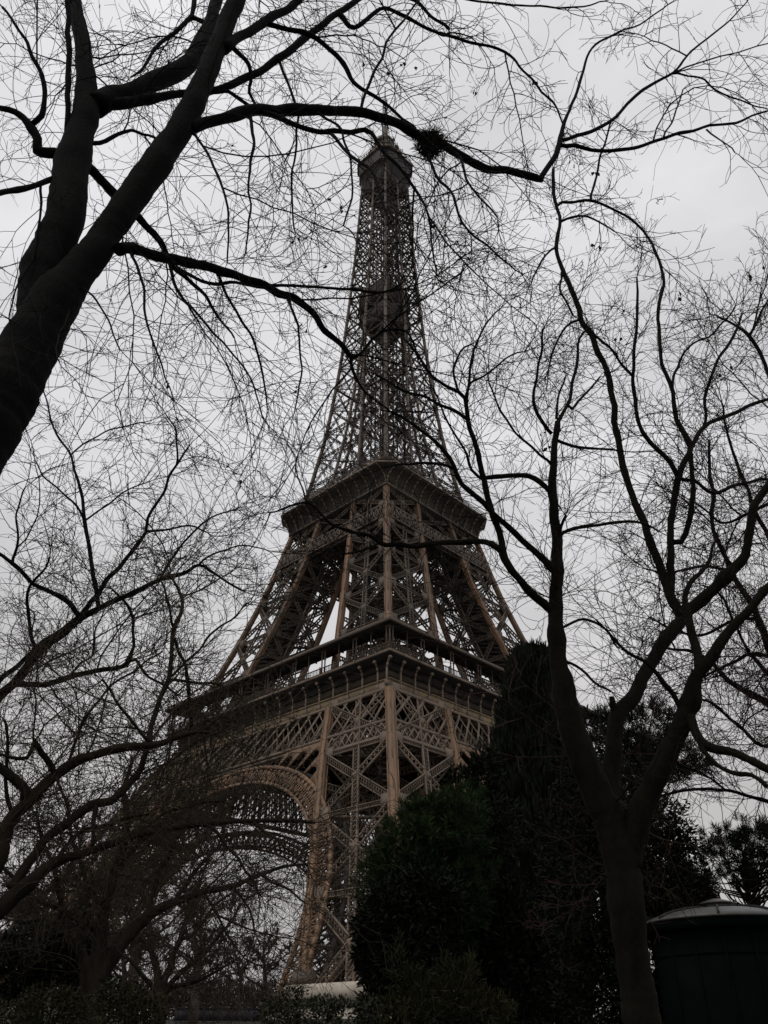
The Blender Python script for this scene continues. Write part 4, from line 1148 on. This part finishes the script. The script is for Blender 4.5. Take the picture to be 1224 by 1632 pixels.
leafy('shrub', 'thin feathery young conifer bush in olive green at bottom centre', 'shrub', [(640, 1548, 16, 44), (662, 1580, 20, 40), (690, 1600, 40, 40), (735, 1590, 34, 50), (770, 1612, 40, 30), (640, 1615, 40, 24), (800, 1612, 26, 26), (715, 1560, 14, 36), (758, 1560, 12, 40)], 11, 700, 2600, .12, .016, 'olive', up=.5, out=.5, rand=.8, stems=14, trunk_r=.012)
leafy('shrub', 'olive shrub at the foot of the stout bare trunks', 'shrub', [(205, 1610, 50, 30), (240, 1618, 36, 24), (185, 1590, 26, 24), (222, 1585, 16, 20), (255, 1600, 20, 14)], 16, 210, 3600, .07, .03, 'olive', up=.2, out=.5, rand=1.0, stems=10, trunk_r=.015)
leafy('shrub', 'olive shrub lowest at the left edge', 'shrub', [(80, 1615, 66, 26), (30, 1622, 50, 24), (120, 1606, 30, 26), (60, 1594, 22, 20), (100, 1590, 14, 16)], 14, 80, 4200, .06, .026, 'olive', up=.2, out=.5, rand=1.0, stems=10, trunk_r=.015)
leafy('shrub', 'dark evergreen shrub behind the olive ones at left', 'shrub', [(70, 1520, 70, 52), (120, 1500, 44, 50), (20, 1550, 60, 50), (140, 1560, 40, 50)], 24, 80, 9000, .16, .07, 'green_dark', up=.2, out=.5, rand=1.0, stems=8, trunk_r=.04)

# ------------------------------------------------------------------ kiosk and barrier
KY = 16.0
kc, km = at(1152, 1470, KY); KR = 121 * km; kz = kc[2]
k_root = thing('kiosk', 'small round dark green kiosk with ribbed grey metal roof at lower right', 'kiosk', (kc[0], KY, 0))
rot = -pi / 2 + math.atan2(kc[0], KY) * -1
pg = lambda r, z, n=32, ph=0: [(r * cos(rot + ph + 2 * pi * i / n), r * sin(rot + ph + 2 * pi * i / n), z) for i in range(n)]
B = Bars(); B.loft([pg(KR * .90, -.1), pg(KR * .90, kz - .08)])
for i in range(16):
    a = rot + 2 * pi * i / 16
    B.bar((KR * .905 * cos(a), KR * .905 * sin(a), 0), (KR * .905 * cos(a), KR * .905 * sin(a), kz - .1), .04, .03)
for z in (.15, 1.0, 2.75):
    r = pg(KR * .905, z)
    for i in range(32): B.bar(r[i], r[(i + 1) % 32], .012, .03)
B.build('body', M['kiosk'], k_root)
B = Bars(); B.loft([pg(KR * .86, kz - .17), pg(KR * .99, kz - .16), pg(KR * 1.0, kz - .02), pg(KR * .9, kz - .015)], True, True); B.build('fascia', M['kiosk'], k_root)
prof = [(1.02, -.01), (1.02, .01), (.9, .06), (.75, .105), (.55, .145), (.35, .168), (.16, .178)]
B = Bars(); B.loft([pg(KR * a, kz + b * KR) for a, b in prof]); rf = B.build('roof', M['zinc'], k_root)
for i in range(8):
    a = rot + 2 * pi * i / 8; B = Bars()
    for (r0_, h0_), (r1_, h1_) in zip(prof[1:-1], prof[2:]):
        B.bar((KR * r0_ * cos(a), KR * r0_ * sin(a), kz + h0_ * KR + .012), (KR * r1_ * cos(a), KR * r1_ * sin(a), kz + h1_ * KR + .012), .035, .05)
    B.build('roof_rib', M['barrier'], rf)
B = Bars(); B.loft([pg(KR * .19, kz + .174 * KR), pg(KR * .19, kz + .235 * KR)]); B.loft([pg(KR * .24, kz + .236 * KR), pg(KR * .23, kz + .25 * KR), pg(KR * .06, kz + .30 * KR), pg(KR * .02, kz + .304 * KR)])
B.build('vent_cap', M['zinc'], rf)
bp, bmm = at(352, 1609, 80)
bz = bp[2]
br = thing('barrier', 'low grey panel barrier beneath the arch', 'barrier', (bp[0], 80, ground_z(0, 80)))
bw = 68 * bmm; gh = bz - ground_z(0, 80)
for i in range(6):
    x0 = -bw + 2 * bw * i / 6
    B = Bars(); B.box(x0 + .04, x0 + bw / 3 - .04, -.03, .03, .05, gh); B.bar((x0 + .04, -.05, gh + .03), (x0 + bw / 3 - .04, -.05, gh + .03), .08, .06)
    B.build('panel', M['barrier'], br)
for i in range(7):
    x0 = -bw + 2 * bw * i / 6; B = Bars(); B.bar((x0, 0, -.1), (x0, 0, gh + .08), .07, .07); B.box(x0 - .05, x0 + .05, -.05, .05, gh + .081, gh + .13); B.build('post', M['barrier'], br)
